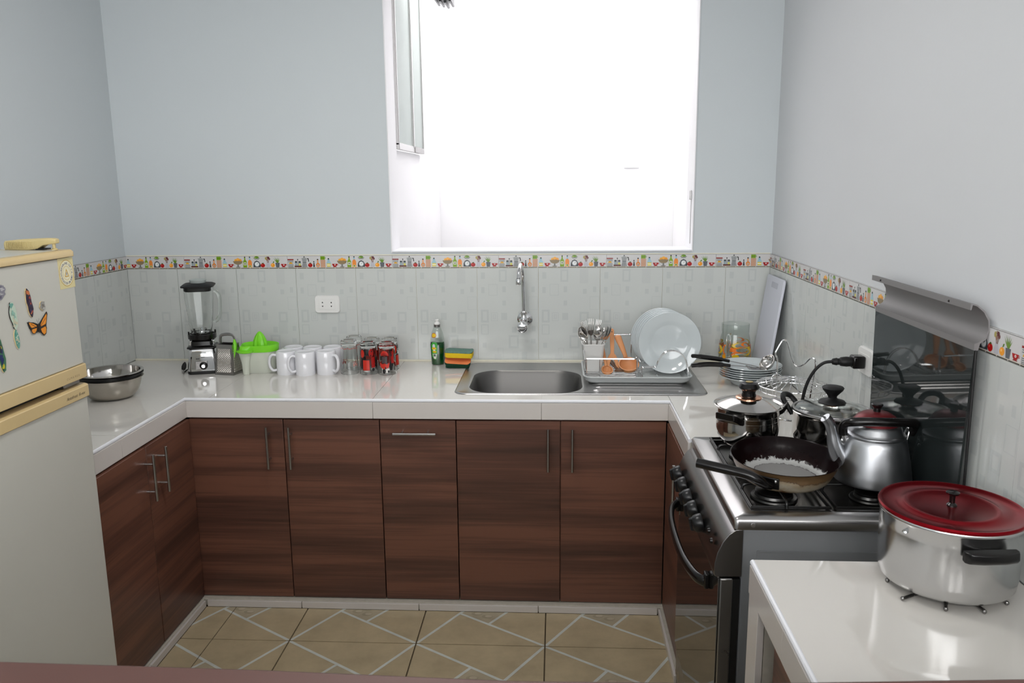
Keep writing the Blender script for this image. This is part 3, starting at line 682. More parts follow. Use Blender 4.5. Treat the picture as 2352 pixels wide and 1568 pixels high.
magnet('dark blue and yellow fridge magnet at the left photo edge', -1.750, 1.245, blob([(60, 110, 80), (26, 40, 60), (30, 44, 96), (190, 180, 40)], .012, .045, -.1, .15, seed=8))
# yellowed appliance on top of the fridge
ya = thing('kitchen_appliance', 'yellowed ribbed plastic appliance with a small foot lying on the fridge top', 'appliance', (.1766, -.632, FT+.0013)); ya.scale = (.727, .6, .95)
b = MB(); P = [(.44, -1.47), (.47, -1.44), (.54, -1.425), (.60, -1.435), (.605, -1.455), (.56, -1.475), (.48, -1.49), (.445, -1.488)]
def rot_poly(P, k): cx, cy = .52, -1.455; return [(cx+(x-cx)*k, cy+(y-cy)*k) for x, y in P]
# long body runs to the right along the fridge edge
sec = []
for x, y, w, z0, z1 in ((.372, -1.33, .020, .0, .020), (.380, -1.33, .030, 0, .026), (.43, -1.335, .034, 0, .029), (.48, -1.345, .034, 0, .031), (.515, -1.353, .032, .004, .032), (.54, -1.36, .028, .014, .033), (.575, -1.368, .022, .017, .033), (.592, -1.372, .015, .019, .031)):
    sec.append([(x, y+w*a, z0+(z1-z0)*h) for a, h in ((-.85, 0), (-1, .3), (-1, .8), (-.8, 1), (.8, 1), (1, .8), (1, .3), (.85, 0))])
b.loft(sec).build('shell', M['yellowed'], ya, ang=50, bevel=.002)
b = MB()
for k in range(22):
    x = .39+k*.0062; b.box(x, x+.003, -1.3695-(k*.0008), -1.36, .006+(.0 if k < 18 else .006), .024)
b.build('ribs', M['yellowed'], ya)
MB().lathe([(0, 0), (.012, 0), (.012, .003), (.006, .005), (.006, .018), (0, .018)], 16).build('foot', M['yellowed'], ya, loc=(.575, -1.368, 0))
lab(MB().box(.505, .545, -1.375, -1.335, .001, .005).build('plate', M['rubber'], ya, bevel=.001), 'dark flat piece under the shell')

# ------------------------------------------------------------------ nested steel bowls
def bowl(name, label, mt, z0, R, r0, H, rimw=.010, t=.0012, group=None):
    th = thing(name, label, 'bowl', (.250, -.655, ZC+z0))
    pr = [(0, 0), (r0*.8, 0), (r0, .003)]
    for i in range(1, 9): a = i/8; pr.append((r0+(R-r0)*math.sin(a*PI/2)**.9, .003+(H-.003)*(1-math.cos(a*PI/2))**.85 if False else .003+(H-.003)*a**1.35))
    inn = [(r-t, z+t) for r, z in pr[::-1] if r > .01]
    pr += [(R+rimw*.6, H+.001), (R+rimw, H-.001), (R+rimw*1.02, H+.0012), (R+rimw*.5, H+.0028)]
    MB().lathe(pr+inn+[(0, t)], 56).build('shell', mt, th); return th
bowl('mixing_bowl', 'outer tarnished steel mixing bowl beside the fridge', M['bowlsteel'], .0002, .106, .070, .080)
bowl('mixing_bowl', 'thin black rimmed bowl nested between the two steel bowls', M['black'], .0085, .107, .062, .0855, .009)
bowl('mixing_bowl', 'shiny steel mixing bowl nested on top of the tarnished one', M['polished'], .0165, .106, .060, .085)

# ------------------------------------------------------------------ blender
bl = thing('blender', 'chrome-based kitchen blender with glass jar and black lid', 'blender', (.420, -.215, ZC), .30)
def sq(hx, hy, z, r=.3, n=5, y=0, x=0): return at([(p[0]+x, p[1]+y) for p in rrect(-hx, hx, -hy, hy, min(hx, hy)*r, n)], z)
MB().loft([sq(.060, .060, 0), sq(.064, .064, .004), sq(.063, .063, .014), sq(.058, .058, .016)]).build('foot_ring', M['rubber'], bl)
MB().loft([sq(.064, .064, .0145), sq(.063, .063, .03), sq(.057, .057, .075), sq(.054, .054, .104), sq(.050, .050, .110)], ).build('motor_base', M['chrome'], bl, ang=50)
MB().loft([sq(.060, .056, .1085), sq(.062, .058, .112), sq(.058, .054, .117), sq(.045, .045, .120), sq(.043, .043, .139)]).build('shoulder', M['bakelite'], bl, bevel=.0015)
for s in (-1, 1): MB().box(s*.044-.008, s*.044+.008, -.03, .03, .118, .142).build('neck_post', M['chrome'], bl, bevel=.003)
b = MB(); n = 36
b.lathe([(.036, .138), (.050, .140), (.058, .148), (.0585, .165), (.056, .168), (.050, .168), (.046, .160), (.036, .158)], n, closed=True).build('jar_collar', M['bakelite'], bl)
for k in range(6):
    a = k*PI/3+.3; MB().box(-.006, .006, -.003, .003, 0, .016).build('collar_tab', M['bakelite'], bl, bevel=.001, loc=(.0545*math.cos(a), .0545*math.sin(a), .163)).rotation_euler.z = a+PI/2
J = ((.038, .160), (.040, .175), (.046, .21), (.051, .26), (.056, .32), (.059, .368))
outer = [sq(r, r, z, .55) for r, z in J]; inner = [sq(r-.0035, r-.0035, z, .55) for r, z in ((.0385, .172),)+J[1:]][::-1]
b = MB(); b.loft(outer+inner).build('glass_jar', M['glass'], bl, ang=60)
MB().tube(spl([(.060, -.01, .350), (.074, -.012, .345), (.083, -.014, .325), (.084, -.015, .29), (.080, -.015, .25), (.068, -.013, .225), (.052, -.01, .218)], 5), [.006]*2+[.0075]*27+[.006]*2, 10).build('jar_handle', M['glass_g'], bl)
MB().lathe([(0, .170), (.012, .170), (.010, .178), (0, .182)], 12).build('blade_hub', M['chrome'], bl)
for k in range(4):
    a = k*PI/2; MB().loft([[(.004, -.004, .179), (.004, .004, .179), (.004, .004, .1805), (.004, -.004, .1805)], [(.028, -.002, .190), (.028, .001, .190), (.028, .001, .191), (.028, -.002, .191)]]).build('blade', M['chrome'], bl).rotation_euler.z = a
MB().loft([sq(.050, .050, .352, .4), sq(.053, .053, .355, .4), sq(.053, .053, .368, .4), sq(.065, .065, .371, .3), sq(.066, .066, .376, .3), sq(.056, .056, .382, .4), sq(.03, .03, .386, .5)]).build('lid', M['rubber'], bl)
MB().lathe([(0, .386), (.031, .386), (.033, .390), (.034, .398), (.032, .400), (.026, .394), (0, .393)], 24).build('lid_cap', M['frost'], bl)
MB().box(-.030, .020, -.0635, -.0565, .018, .058).build('control_plate', M['steel_dk'], bl, bevel=.002).rotation_euler = (-.0, 0, 0)
b = MB(); b.T = Matrix.Rotation(PI/2, 4, 'X'); b.lathe([(0, 0), (.0165, 0), (.0165, .006), (.012, .008), (.010, .006), (0, .006)], 24).build('dial_ring', M['bakelite'], bl, loc=(.004, -.0625, .038))
b = MB(); b.T = Matrix.Rotation(PI/2, 4, 'X'); b.lathe([(0, .004), (.0085, .004), (.0085, .016), (.007, .018), (0, .018)], 20).build('dial', M['chrome'], bl, loc=(.004, -.0625, .038))
for z in (.072, .080): MB().box(-.004, .010, -.0575, -.055, z, z+.0025).build('grille_slot', M['rubber'], bl)
MB().box(-.026, -.012, -.0605, -.058, .066, .069).build('grille_slot', M['rubber'], bl)
MB().tube(spl([(-.05, .03, .02), (-.078, .02, .004), (-.085, -.015, .004), (-.083, -.035, .006), (-.080, -.042, .03)], 5), .0028, 8).build('cord', M['rubber'], bl)
b = MB(); b.lathe([(0, -.002), (.008, 0), (.010, .012), (.008, .024), (.003, .034), (0, .034)], 14).build('cord_plug', M['rubber'], bl, loc=(-.082, -.040, .022)).rotation_euler = (.2, .3, 0)
for s in (-.004, .004): MB().tube([(s, 0, 0), (s, 0, -.018)], .0016, 6).build('pin', M['chrome'], bl, loc=(-.084, -.044, .022))

# ------------------------------------------------------------------ box grater
def grater_mat():
    m = mat('grater_steel', (.74, .70, .66), .25, 1); nt = m.node_tree; b = nt.nodes['Principled BSDF']
    tc = nt.nodes.new('ShaderNodeTexCoord'); mp = nt.nodes.new('ShaderNodeMapping'); mp.inputs['Rotation'].default_value = (0, PI/4, 0); mp.inputs['Scale'].default_value = (150, 150, 150)
    v = nt.nodes.new('ShaderNodeTexVoronoi'); v.inputs['Scale'].default_value = 1; v.inputs['Randomness'].default_value = .05
    bm = nt.nodes.new('ShaderNodeBump'); bm.inputs['Strength'].default_value = 1; bm.inputs['Distance'].default_value = .003; bm.invert = True
    nt.links.new(tc.outputs['Object'], mp.inputs['Vector']); nt.links.new(mp.outputs[0], v.inputs['Vector']); nt.links.new(v.outputs['Distance'], bm.inputs['Height']); nt.links.new(bm.outputs[0], b.inputs['Normal'])
    return m
M['grater'] = grater_mat()
gr = thing('box_grater', 'four-sided steel box grater leaning close to the blender', 'grater', (.543, -.250, ZC), -.18)
def rc(hx, hy, z, d=0): return [(-hx+d, -hy+d, z), (hx-d, -hy+d, z), (hx-d, hy-d, z), (-hx+d, hy-d, z)]
t = .0015
b = MB(); b.loft([rc(.043, .040, 0), rc(.037, .026, .128), rc(.037, .026, .128, t), rc(.043, .040, 0, t)], closed=True).build('shell', M['steel'], gr, smooth=False)
b = MB(); b.loft([[(-.033, -.0395, .012), (.033, -.0395, .012), (.029, -.0290, .112), (-.029, -.0290, .112)], [(-.033, -.0405, .012), (.033, -.0405, .012), (.029, -.0302, .112), (-.029, -.0302, .112)]]).build('grating_face', M['grater'], gr, smooth=False)
b = MB(); b.loft([[(.0425, -.030, .012), (.0425, .030, .012), (.0380, .020, .112), (.0380, -.020, .112)], [(.0432, -.030, .012), (.0432, .030, .012), (.0388, .020, .112), (.0388, -.020, .112)]]).build('grating_face', M['grater'], gr, smooth=False)
MB().tube([*[(q[0], q[1], q[2]) for q in rc(.0432, .0402, .001)]], .0022, 8, closed=True).build('base_rim', M['steel'], gr)
MB().tube([*[(q[0], q[1], q[2]) for q in rc(.0372, .0262, .128)]], .0018, 8, closed=True).build('top_rim', M['steel_dk'], gr)
MB().tube(spl([(-.034, 0, .120), (-.033, 0, .150), (-.022, 0, .166), (.022, 0, .168), (.036, 0, .150), (.037, 0, .120)], 5), .004, 8, flat=1.6).build('handle', M['steel'], gr)
lab(MB().tube(spl([(.035, -.002, .150), (.040, -.008, .12), (.041, -.014, .095), (.039, -.02, .07)], 4), [.002, .005, .007, .008, .0075, .007, .006, .005, .004, .003, .002, .002, .001], 8).build('grip', M['green'], gr), 'green plastic grip')

# ------------------------------------------------------------------ citrus juicer jug
ju = thing('citrus_juicer', 'oval citrus juicer jug with bright green reamer top', 'juicer', (.672, -.215, ZC), -.05)
def oval(rx, ry, z, bulge=0, n=40):
    P = []
    for i in range(n):
        a = 2*PI*i/n; x, y = rx*math.cos(a), ry*math.sin(a)
        if bulge: d = math.exp(-((a-math.radians(236))/.28)**2); x += math.cos(math.radians(240))*bulge*d; y += math.sin(math.radians(240))*bulge*d
        P.append((x, y, z))
    return P
b = MB(); k_ = ((.064, .046, .0), (.066, .048, .004), (.074, .056, .098))
b.loft([oval(*q, .030*(.4+.6*q[2]/.098)) for q in k_]+[oval(q[0]-.002, q[1]-.002, max(q[2], .003), .030*(.4+.6*q[2]/.098)) for q in k_[::-1]]).build('jug', M['clearp'], ju, ang=60)
b = MB(); b.loft([oval(.077, .059, .094, .030), oval(.079, .061, .100, .034), oval(.081, .062, .122, .024), oval(.078, .060, .123, .022), oval(.072, .054, .108, .02), oval(.04, .03, .104), oval(.002, .002, .106)], cap0=False).build('strainer_top', M['green'], ju, ang=60)
vs = []; n = 36
loops = []
for t, r in ((0, .029), (.2, .0285), (.45, .0255), (.68, .0195), (.85, .0125), (.96, .006), (1, .001)):
    loops.append([((r*(1+.10*math.cos(9*2*PI*i/n)))*math.cos(2*PI*i/n), (r*(1+.10*math.cos(9*2*PI*i/n)))*math.sin(2*PI*i/n), .104+.072*t) for i in range(n)])
MB().loft(loops).build('reamer', M['green'], ju, ang=60)
MB().lathe([(0, 0), (.022, 0), (.030, .004), (.032, .010), (.026, .012), (0, .006)], 20, 1.15, .8).build('pouring_lip', M['green'], ju, loc=(-.040, -.070, .094))
b = MB(); b.loft([oval(.013, .010, 0, n=20), oval(.014, .011, .003, n=20), oval(.017, .013, .05, n=20), oval(.028, .018, .094, n=20)]).build('spout_channel', M['clearp'], ju, loc=(-.043, -.062, .0005))

# ------------------------------------------------------------------ mugs, upside down
def mug(loc, rz, label):
    th = thing('mug', label, 'mug', loc, rz, 'white mugs standing upside down on the worktop')
    R = .0415; H = .099
    MB().lathe([(R-.003, .0003), (R-.0005, 0), (R, .002), (R, H-.006), (R-.002, H-.001), (R-.004, H), (R-.007, H-.0015), (R-.010, H-.003), (0, H-.003), (0, H-.009), (R-.006, H-.010), (R-.0035, H-.014)], 48, closed=False).build('cup', M['ceramic'], th)
    MB().tube(spl([(R-.003, 0, .018), (R+.014, 0, .015), (R+.026, 0, .030), (R+.029, 0, .050), (R+.026, 0, .070), (R+.014, 0, .083), (R-.003, 0, .080)], 6), .0058, 12, flat=1.25, up=(0, 1, 0)).build('handle', M['ceramic'], th)
    return th
m0 = mug((.794, -.252, ZC), math.radians(190), 'white mug in the front row nearest the green juicer')
for p, a, l in (((.8795, -.264, ZC), 208, 'middle white mug of the front row, handle to the left'), ((.9655, -.246, ZC), -30, 'front row white mug nearest the glasses, handle to the right'),
                ((.797, -.158, ZC), 160, 'white mug in the back row nearest the green juicer'), ((.8835, -.163, ZC), 100, 'middle white mug of the back row'), ((.9700, -.155, ZC), 105, 'back row white mug nearest the glasses')):
    dup(m0, p, math.radians(a), l)

# ------------------------------------------------------------------ drinking glasses, upside down
def tumbler(loc, label, deco, H=.135, rz=0):
    th = thing('drinking_glass', label, 'glass', loc, rz, 'drinking glasses standing upside down')
    r0, r1 = .0385, .0335
    MB().lathe([(0, H-.0035), (r1-.008, H-.003), (r1-.003, H), (r1-.0005, H-.003), (r1+.0004, H-.018), (r0, .0012), (r0-.001, 0), (r0-.0022, .0012), (r1-.002, H-.024), (r1-.010, H-.021), (0, H-.020)], 48).build('glass', M['glass'], th)
    p = MB(); p.map = lambda u, v, Ly: ((r0+(r1-r0)*v/H+.0002+.0001*Ly)*math.cos(u), (r0+(r1-r0)*v/H+.0002+.0001*Ly)*math.sin(u), v)
    deco(p, H); p.build('printed_pattern', M['glass_print'], th, smooth=True, fix=False); return th
RED, DRED, BK, WH = (192, 42, 26), (160, 20, 16), (26, 24, 26), (214, 210, 206)
def deco_clear(p, H):
    for k in range(26):
        a = k*2*PI/26; p.ell(a, H-.034+.0015*(k % 3), .07, .0022, (190, 60, 44), 1, n=8)
    for k in range(2):
        a = -PI*.22+k*PI; p.stripe([(a-.25, .052), (a+.3, .054)], .002, (190, 60, 44), 1)
        for j in range(3): p.ell(a-.12+.2*j, .040+.004*(j % 2), .08, .007, (196, 70, 56), 1, n=10); p.ell(a-.12+.2*j, .040+.004*(j % 2), .045, .004, (214, 200, 190), 2, n=10)
def deco_red(seed):
    def fn(p, H):
        rd = random.Random(seed)
        for k in range(3):
            a = -PI/2+k*2*PI/3+seed*.5
            p.rect(a-.50, .012, a+.40, .066, BK, 1, rings=4, sub=.012); p.rect(a-.44, .020, a+.33, .063, RED, 2, rings=4, sub=.012)
            for z in range(5): p.stripe([(a-.38, .026+.008*z), (a-.05, .026+.008*z), (a+.27, .026+.008*z)], .0012, DRED, 3)
            p.rect(a-.44, .013, a+.33, .0185, WH, 2, rings=2, sub=.02)
            p.ell(a-.55, .090, .34, .021, BK, 1, rings=4, n=20); p.ell(a-.55, .090, .27, .017, RED, 2, rings=4, n=20)
            for z in range(3): p.stripe([(a-.72, .083+.007*z), (a-.40, .083+.007*z)], .0012, DRED, 3)
            p.ell(a+.55, .093, .30, .017, DRED, 1, rings=4, n=16); p.ell(a+.1, .100, .14, .010, BK, 1, rings=3, n=12)
            p.rect(a+.55, .03, a+1.0, .075, DRED, 1, rings=3, sub=.012); p.ell(a+.75, .022, .16, .007, BK, 2, rings=2, n=12)
            for j in range(5): p.ell(a+rd.uniform(-.9, .9), rd.uniform(.07, .11), .07, .004, BK, 3, n=8)
    return fn
def deco_dome(p, H):
    for k in range(3):
        a = -PI/2+k*2*PI/3-.1
        p.ell(a, .082, .50, .022, RED, 1, 0, PI, rings=4, n=18); p.ell(a, .083, .40, .013, DRED, 2, 0, PI, rings=3, n=14)
        p.rect(a-.30, .052, a+.30, .079, (70, 60, 62), 1, rings=3, sub=.012)
        p.poly([(a-.62, .055), (a-.3, .046), (a, .050), (a+.3, .046), (a+.62, .055), (a+.5, .034), (a+.15, .026), (a-.15, .027), (a-.5, .034)], RED, 2, rings=3, sub=.02)
        p.ell(a-.05, .018, .20, .011, BK, 2, rings=3, n=16); p.rect(a-.3, .010, a+.55, .029, WH, 1, rings=3, sub=.02)
        p.ell(a+.12, .031, .09, .005, BK, 3, n=10); p.ell(a+.45, .016, .10, .006, BK, 3, n=10); p.ell(a+.75, .040, .22, .020, BK, 1, rings=3, n=14)
        p.ell(a+.9, .090, .2, .012, BK, 1, rings=3, n=14); p.rect(a+.80, .05, a+1.2, .10, DRED, 1, rings=3, sub=.012)
tumbler((1.0625, -.236, ZC), 'clear front row glass with thin red band nearest the mugs', deco_clear, .143)
tumbler((1.0640, -.150, ZC), 'clear back row glass with thin red band nearest the mugs', deco_clear, .143, 1.0)
tumbler((1.1460, -.240, ZC), 'middle front row glass with a printed red rectangle', deco_red(0))
tumbler((1.1430, -.152, ZC), 'middle back row glass with red and black print', deco_red(1), rz=1.3)
tumbler((1.2260, -.244, ZC), 'front row glass with a red dome print nearest the sink', deco_dome)
tumbler((1.2200, -.150, ZC), 'back row glass with red and black print nearest the sink', deco_red(2), rz=.4)

# ------------------------------------------------------------------ dish soap and sponges
so = thing('dish_soap', 'green dish soap bottle with white cap beside the sponge stack', 'bottle', (1.417, -.068, ZC), .1)
pr = [(.025, 0), (.0285, .003), (.031, .05), (.033, .09), (.031, .112), (.025, .145), (.0155, .168), (.0135, .172)]
MB().lathe([(0, 0)]+pr+[(r-.0012, z) for r, z in pr[::-1][:-1]]+[(.026, .0015), (0, .0015)], 40, 1, .62).build('bottle', M['jug_glass'], so)
MB().lathe([(0, .0022)]+[(r*.985-.0012, max(z, .0022)) for r, z in pr[:4]]+[(.0298, .103), (0, .103)], 36, 1, .62).build('liquid', M['liquid'], so)
MB().lathe([(.0125, .169), (.0145, .170), (.0145, .175), (.0135, .176), (.0145, .178), (.0145, .181), (.0125, .182)], 24, closed=True).build('neck_ring', M['steel_dk'], so)
MB().lathe([(0, .176), (.0125, .176), (.0135, .180), (.0125, .188), (.008, .192), (.005, .196), (.008, .198), (.009, .201), (.006, .204), (0, .204)], 24).build('cap', M['white_plastic'], so)
def soapmap(u, v, Ly):
    rr = .0292+(.033-.0292)*min(1, v/.09) if v < .09 else .033-(v-.09)*.16
    a = u-PI/2; return ((rr+.0006+.0001*Ly)*math.cos(a), (rr+.0006+.0001*Ly)*.62*math.sin(a), v)
p = MB(); p.map = soapmap
p.poly([(-.95, .092), (-.85, .040), (-.55, .028), (-.20, .026), (-.05, .050), (.0, .096), (-.15, .104), (-.75, .104)], (60, 160, 60), 1, rings=5, sub=.01)
p.poly([(-.75, .052), (-.55, .030), (-.22, .028), (-.08, .052)], (214, 214, 206), 2, rings=3, sub=.01)
p.rect(-.60, .040, -.25, .050, (110, 130, 120), 3, rings=3, sub=.01)
for k in range(6): p.rect(-.58+k*.055, .040, -.56+k*.055, .050, (60, 66, 60), 4)
p.ell(-.50, .086, .20, .010, (208, 210, 214), 2, rings=3, n=16); p.ell(-.48, .076, .34, .006, (226, 190, 40), 3, rings=4, n=16); p.ell(-.42, .061, .30, .005, (220, 180, 30), 3, rings=4, n=16); p.ell(-.45, .0685, .2, .003, (220, 220, 214), 4, rings=2, n=12)
p.ell(-.62, .134, .5, .011, (196, 84, 30), 1, rings=5, n=20); p.ell(-.62, .134, .41, .0085, (244, 200, 40), 2, rings=5, n=20)
p.build('label', M['label_print'], so, fix=False)
def pad(name, label, loc, w, d, layers, tilt=(0, 0, 0), wav=.0015):
    th = thing(name, label, 'sponge', loc, rot=tilt); z = 0
    for nm, h, mk, sag in layers:
        nx, P = 14, rrect(-w/2, w/2, -d/2, d/2, .014, 5)
        rd = random.Random(len(label)+int(h*1e4)); ph = rd.uniform(0, 6)
        f = lambda x, y: sag*(1-(2*x/w)**2)*-1 + wav*math.sin(x*130+ph)*math.cos(y*90)
        def grid_loop(zz, k): return [(x*k, y*k, zz+f(x*k, y*k)) for x, y in P]
        b = MB(); b.loft([grid_loop(z, .3), grid_loop(z, .7), grid_loop(z, .985), grid_loop(z+h*.15, 1), grid_loop(z+h*.85, 1), grid_loop(z+h, .98), grid_loop(z+h, .7), grid_loop(z+h, .3)])
        o = b.build(nm, M[mk], th, ang=60); z += h
    return th
pad('scouring_pad', 'dark green scouring pad at the bottom beside the soap bottle', (1.512, -.118, ZC+.002), .104, .062, [('pad', .009, 'scour_dk', 0)])
pad('sponge', 'orange sponge with green scouring side, middle of the stack', (1.513, -.120, ZC+.0225), .112, .070, [('scouring_layer', .012, 'scour_dk', .007), ('foam', .0035, 'orange', .007)], (.30, .05, .05))
pad('sponge', 'yellow sponge with grey-green scouring top on the sponge stack', (1.518, -.113, ZC+.048), .122, .066, [('foam', .021, 'sponge_y', .003), ('scouring_layer', .006, 'scour', .001)], (.06, .03, -.02), .002)

# ------------------------------------------------------------------ dish rack on the drainboard
TZ = ZC+.0065
rk = thing('dish_rack', 'chrome wire dish rack on a pale grey plastic tray on the drainboard', 'dish rack', (0, 0, TZ))
M['tray'] = mat('grey_tray_plastic', (196, 200, 200), .35)
Q = (2.052, 2.478, -.448, -.130)
b = MB(); b.loft([L(*ins(Q, .022), .03, 0), L(*ins(Q, .006), .035, .012), L(*Q, .04, .026), L(*ins(Q, -.003), .042, .027), L(*ins(Q, -.003), .042, .030), L(*ins(Q, .004), .036, .030), L(*ins(Q, .012), .033, .012), L(*ins(Q, .026), .028, .005)]).build('tray', M['tray'], rk, ang=50)
b = MB()
for k in range(11):
    y = -.405+k*.023; b.box(2.29, 2.45, y-.004, y+.004, .0045, .0075)
b.build('tray_ribs', M['tray'], rk, bevel=.001)
r = .0021
def wire(name, pts, k=5, rr=r, closed=False, sm=True, par=rk, m='chrome'):
    return MB().tube(spl(pts, k, closed) if sm else pts, rr, 7, closed=closed).build(name, M[m], par)
# cutlery and utensil side: floor grid, corner posts, top rail
fy, by = -.425, -.150
wire('top_rail', [(2.062, fy, .098), (2.250, fy, .098)], sm=False, rr=.0028)
wire('top_rail', [(2.250, fy, .098), (2.262, fy+.008, .096), (2.262, fy+.01, .020)], 3, .0028)
wire('top_rail', [(2.062, fy, .098), (2.055, fy+.01, .1), (2.055, by-.02, .142), (2.060, by, .145)], 4, .0028)
wire('top_rail', [(2.060, by, .145), (2.255, by, .145)], sm=False, rr=.0028)
wire('top_rail', [(2.255, by, .145), (2.262, by, .138), (2.262, by, .02)], 3, .0028)
wire('base_rail', [(2.066, fy, .022), (2.46, fy, .022)], sm=False, rr=.0028)
wire('base_rail', [(2.066, by, .022), (2.46, by, .022)], sm=False, rr=.0028)
for x in (2.062, 2.115, 2.262): wire('post', [(x, fy, .098), (x, fy, .012)], sm=False)
for x in (2.062, 2.262): wire('post', [(x, by, .14), (x, by, .012)], sm=False)
for k in range(4): wire('side_wire', [(2.056, fy+.02+k*.07, .10+.01*k), (2.066, fy+.02+k*.07, .022)], sm=False)
for k in range(9):
    y = fy+.012+k*.031; wire('floor_wire', [(2.064, y, .030), (2.072, y, .023), (2.25, y, .023), (2.258, y, .030)], 2, .0015, m='steel_dk')
# plate side: eight looping wires with a hump and a big arch
for y in (-.418, -.402, -.301, -.279, -.257, -.235, -.213, -.180):
    wire('plate_wire', [(2.280, y, .022), (2.281, y, .050), (2.285, y, .060), (2.295, y, .062), (2.325, y, .063), (2.337, y, .067), (2.352, y, .100), (2.372, y, .122), (2.400, y, .130), (2.428, y, .122), (2.450, y, .098), (2.462, y, .062), (2.466, y, .022)], 4)
for x in (2.285, 2.345, 2.466): wire('base_rail', [(x, fy, .024), (x, by, .024)], sm=False)
for x, y in ((2.10, fy), (2.40, fy), (2.10, by), (2.40, by)): MB().box(x-.008, x+.008, y-.006, y+.006, .005, .020).build('clip', M['tray'], rk, bevel=.002)

# plates standing in the rack
def plate_mesh(R=.125, rim=.020, deep=.012, t=.0035, name='plate'):
    pr = [(0, 0), (R*.52, 0), (R*.56, .001), (R*.62, .004), (R*.68, deep*.75), (R*.74, deep*.9), (R-.002, rim), (R, rim+.0015), (R-.001, rim+.003), (R-.004, rim+.0025), (R*.74, deep+t*.7), (R*.68, deep*.75+t*.8), (R*.60, .004+t*.5), (R*.54, t), (0, t)]
    return MB().lathe(pr, 72).mesh(name, M['plate'], ang=50)
pm = plate_mesh(rim=.016, deep=.010, t=.003)
R0 = .125
ys = [-.312, -.290, -.268, -.246, -.224, -.202]
for i, y in enumerate(ys):
    o = link('dinner_plate', pm); o.location = (2.401-.0042*i, y+.0, TZ+.012+R0+.006)
    o.rotation_euler = (PI/2-.07, 0, -.02)
    tag(o, ['frontmost white dinner plate standing in the rack', 'second white dinner plate from the front in the rack', 'third white dinner plate from the front in the rack',
            'fourth white dinner plate from the front in the rack', 'fifth white dinner plate from the front in the rack', 'rearmost white dinner plate standing in the rack'][i], 'plate', 'dinner plates standing in the dish rack')

# cutlery cup with forks and spoons
cu = thing('cutlery_cup', 'white plastic cutlery cup in the left end of the dish rack', 'cup', (2.093, -.300, TZ+.026), .04)
def rcu(hx, hy, z, r=.012): return at(rrect(-hx, hx, -hy, hy, r, 4), z)
MB().loft([rcu(.033, .030, 0), rcu(.035, .032, .004), rcu(.045, .040, .108), rcu(.047, .042, .110), rcu(.047, .042, .113), rcu(.043, .038, .113), rcu(.033, .030, .006)]).build('cup', M['white_plastic'], cu, ang=50)
def bowl_shell(mb, L_, Wd, dp, th=.0012, n=20, m=6):
    """open spoon bowl: long axis x, hollow facing +z, rim at z=0, centre at origin"""
    outer, inner = [], []
    for j in range(m+1):
        a = PI/2*j/m; k = math.sin(a); z = -dp*math.cos(a)
        outer.append([(L_*k*math.cos(2*PI*i/n)*(1+.08*math.cos(2*PI*i/n)), Wd*k*math.sin(2*PI*i/n), z) for i in range(n)])
        inner.append([(p[0]*(1-th/L_), p[1]*(1-th/Wd), z+th*math.cos(a)) for p in outer[-1]])
    outer[0] = [(p[0]+1e-5*math.cos(i), p[1]+1e-5*math.sin(i), p[2]) for i, p in enumerate(outer[0])]
    mb.loft(outer+inner[::-1])
def spoon_mesh(Ls=.178):
    b = MB(); b.T = Matrix.Translation((0, 0, Ls-.030)) @ Matrix.Rotation(-PI/2, 4, 'Y'); b.T = Matrix.Translation((0, 0, Ls-.030)) @ Matrix(((0, 1, 0), (0, 0, 1), (1, 0, 0))).to_4x4()
    bowl_shell(b, .032, .0205, .010)
    b.T = Matrix.Identity(4)
    b.tube([(0, -.004, Ls-.060), (0, -.001, Ls-.07), (0, 0, Ls-.09), (0, .001, .06), (0, 0, .02), (0, 0, 0)], [.0035, .003, .0026, .0035, .006, .0065], 8, flat=.35, up=(0, 1, 0))
    return b.mesh('spoon', M['polished'], ang=60)
def fork_mesh(Ls=.196):
    b = MB()
    b.tube([(0, 0, Ls-.07), (0, 0, Ls-.09), (0, .001, .06), (0, 0, .02), (0, 0, 0)], [.005, .0026, .0035, .006, .0065], 8, flat=.35, up=(0, 1, 0))
    b.loft([[(-.004, y, Ls-.072), (.004, y, Ls-.072), (.0115, y-.003, Ls-.058), (.0115, y-.003, Ls-.048), (-.0115, y-.003, Ls-.048), (-.0115, y-.003, Ls-.058)] for y in (-.0008, .0008)])
    for k in range(4):
        x = -.0098+k*.00653; b.tube([(x, -.003, Ls-.050), (x, -.004, Ls-.025), (x*1.02, -.001, Ls)], [.0019, .0017, .0009], 6)
    return b.mesh('fork', M['polished'], ang=60)
sm_, fm_ = spoon_mesh(), fork_mesh()
def cutlery(me, name, label, dx, dy, tx, ty, spin=0, z=0):
    o = link(name, me); R = Matrix.Rotation(ty, 3, 'Y') @ Matrix.Rotation(tx, 3, 'X') @ Matrix.Rotation(spin, 3, 'Z')
    o.location = (2.093+dx, -.300+dy, TZ+.0345+z); o.rotation_euler = R.to_euler(); return tag(o, label, name, 'cutlery in the white cup')
cutlery(sm_, 'spoon', 'spoon leaning left with its hollow to the front in the cutlery cup', -.002, -.006, .10, -.27, PI-.25)
cutlery(sm_, 'spoon', 'spoon with its rounded back to the front, centre of the cutlery cup', .002, -.004, .12, .13, .1)
cutlery(sm_, 'spoon', 'dull spoon leaning right behind the central one', .008, .004, .04, .27, .8)
cutlery(sm_, 'spoon', 'darkest spoon, rightmost in the cutlery cup', .012, .010, -.02, .33, 1.2)
cutlery(fm_, 'fork', 'fork in front of the left cluster in the cutlery cup', -.006, .004, -.02, -.17, .3)
cutlery(fm_, 'fork', 'fork seen edge-on at the far left of the cutlery cup', -.012, .012, -.04, -.20, 1.1)
cutlery(fm_, 'fork', 'middle fork of the cutlery cup, tines spread to the front', -.004, .014, -.03, -.03, .05, .006)
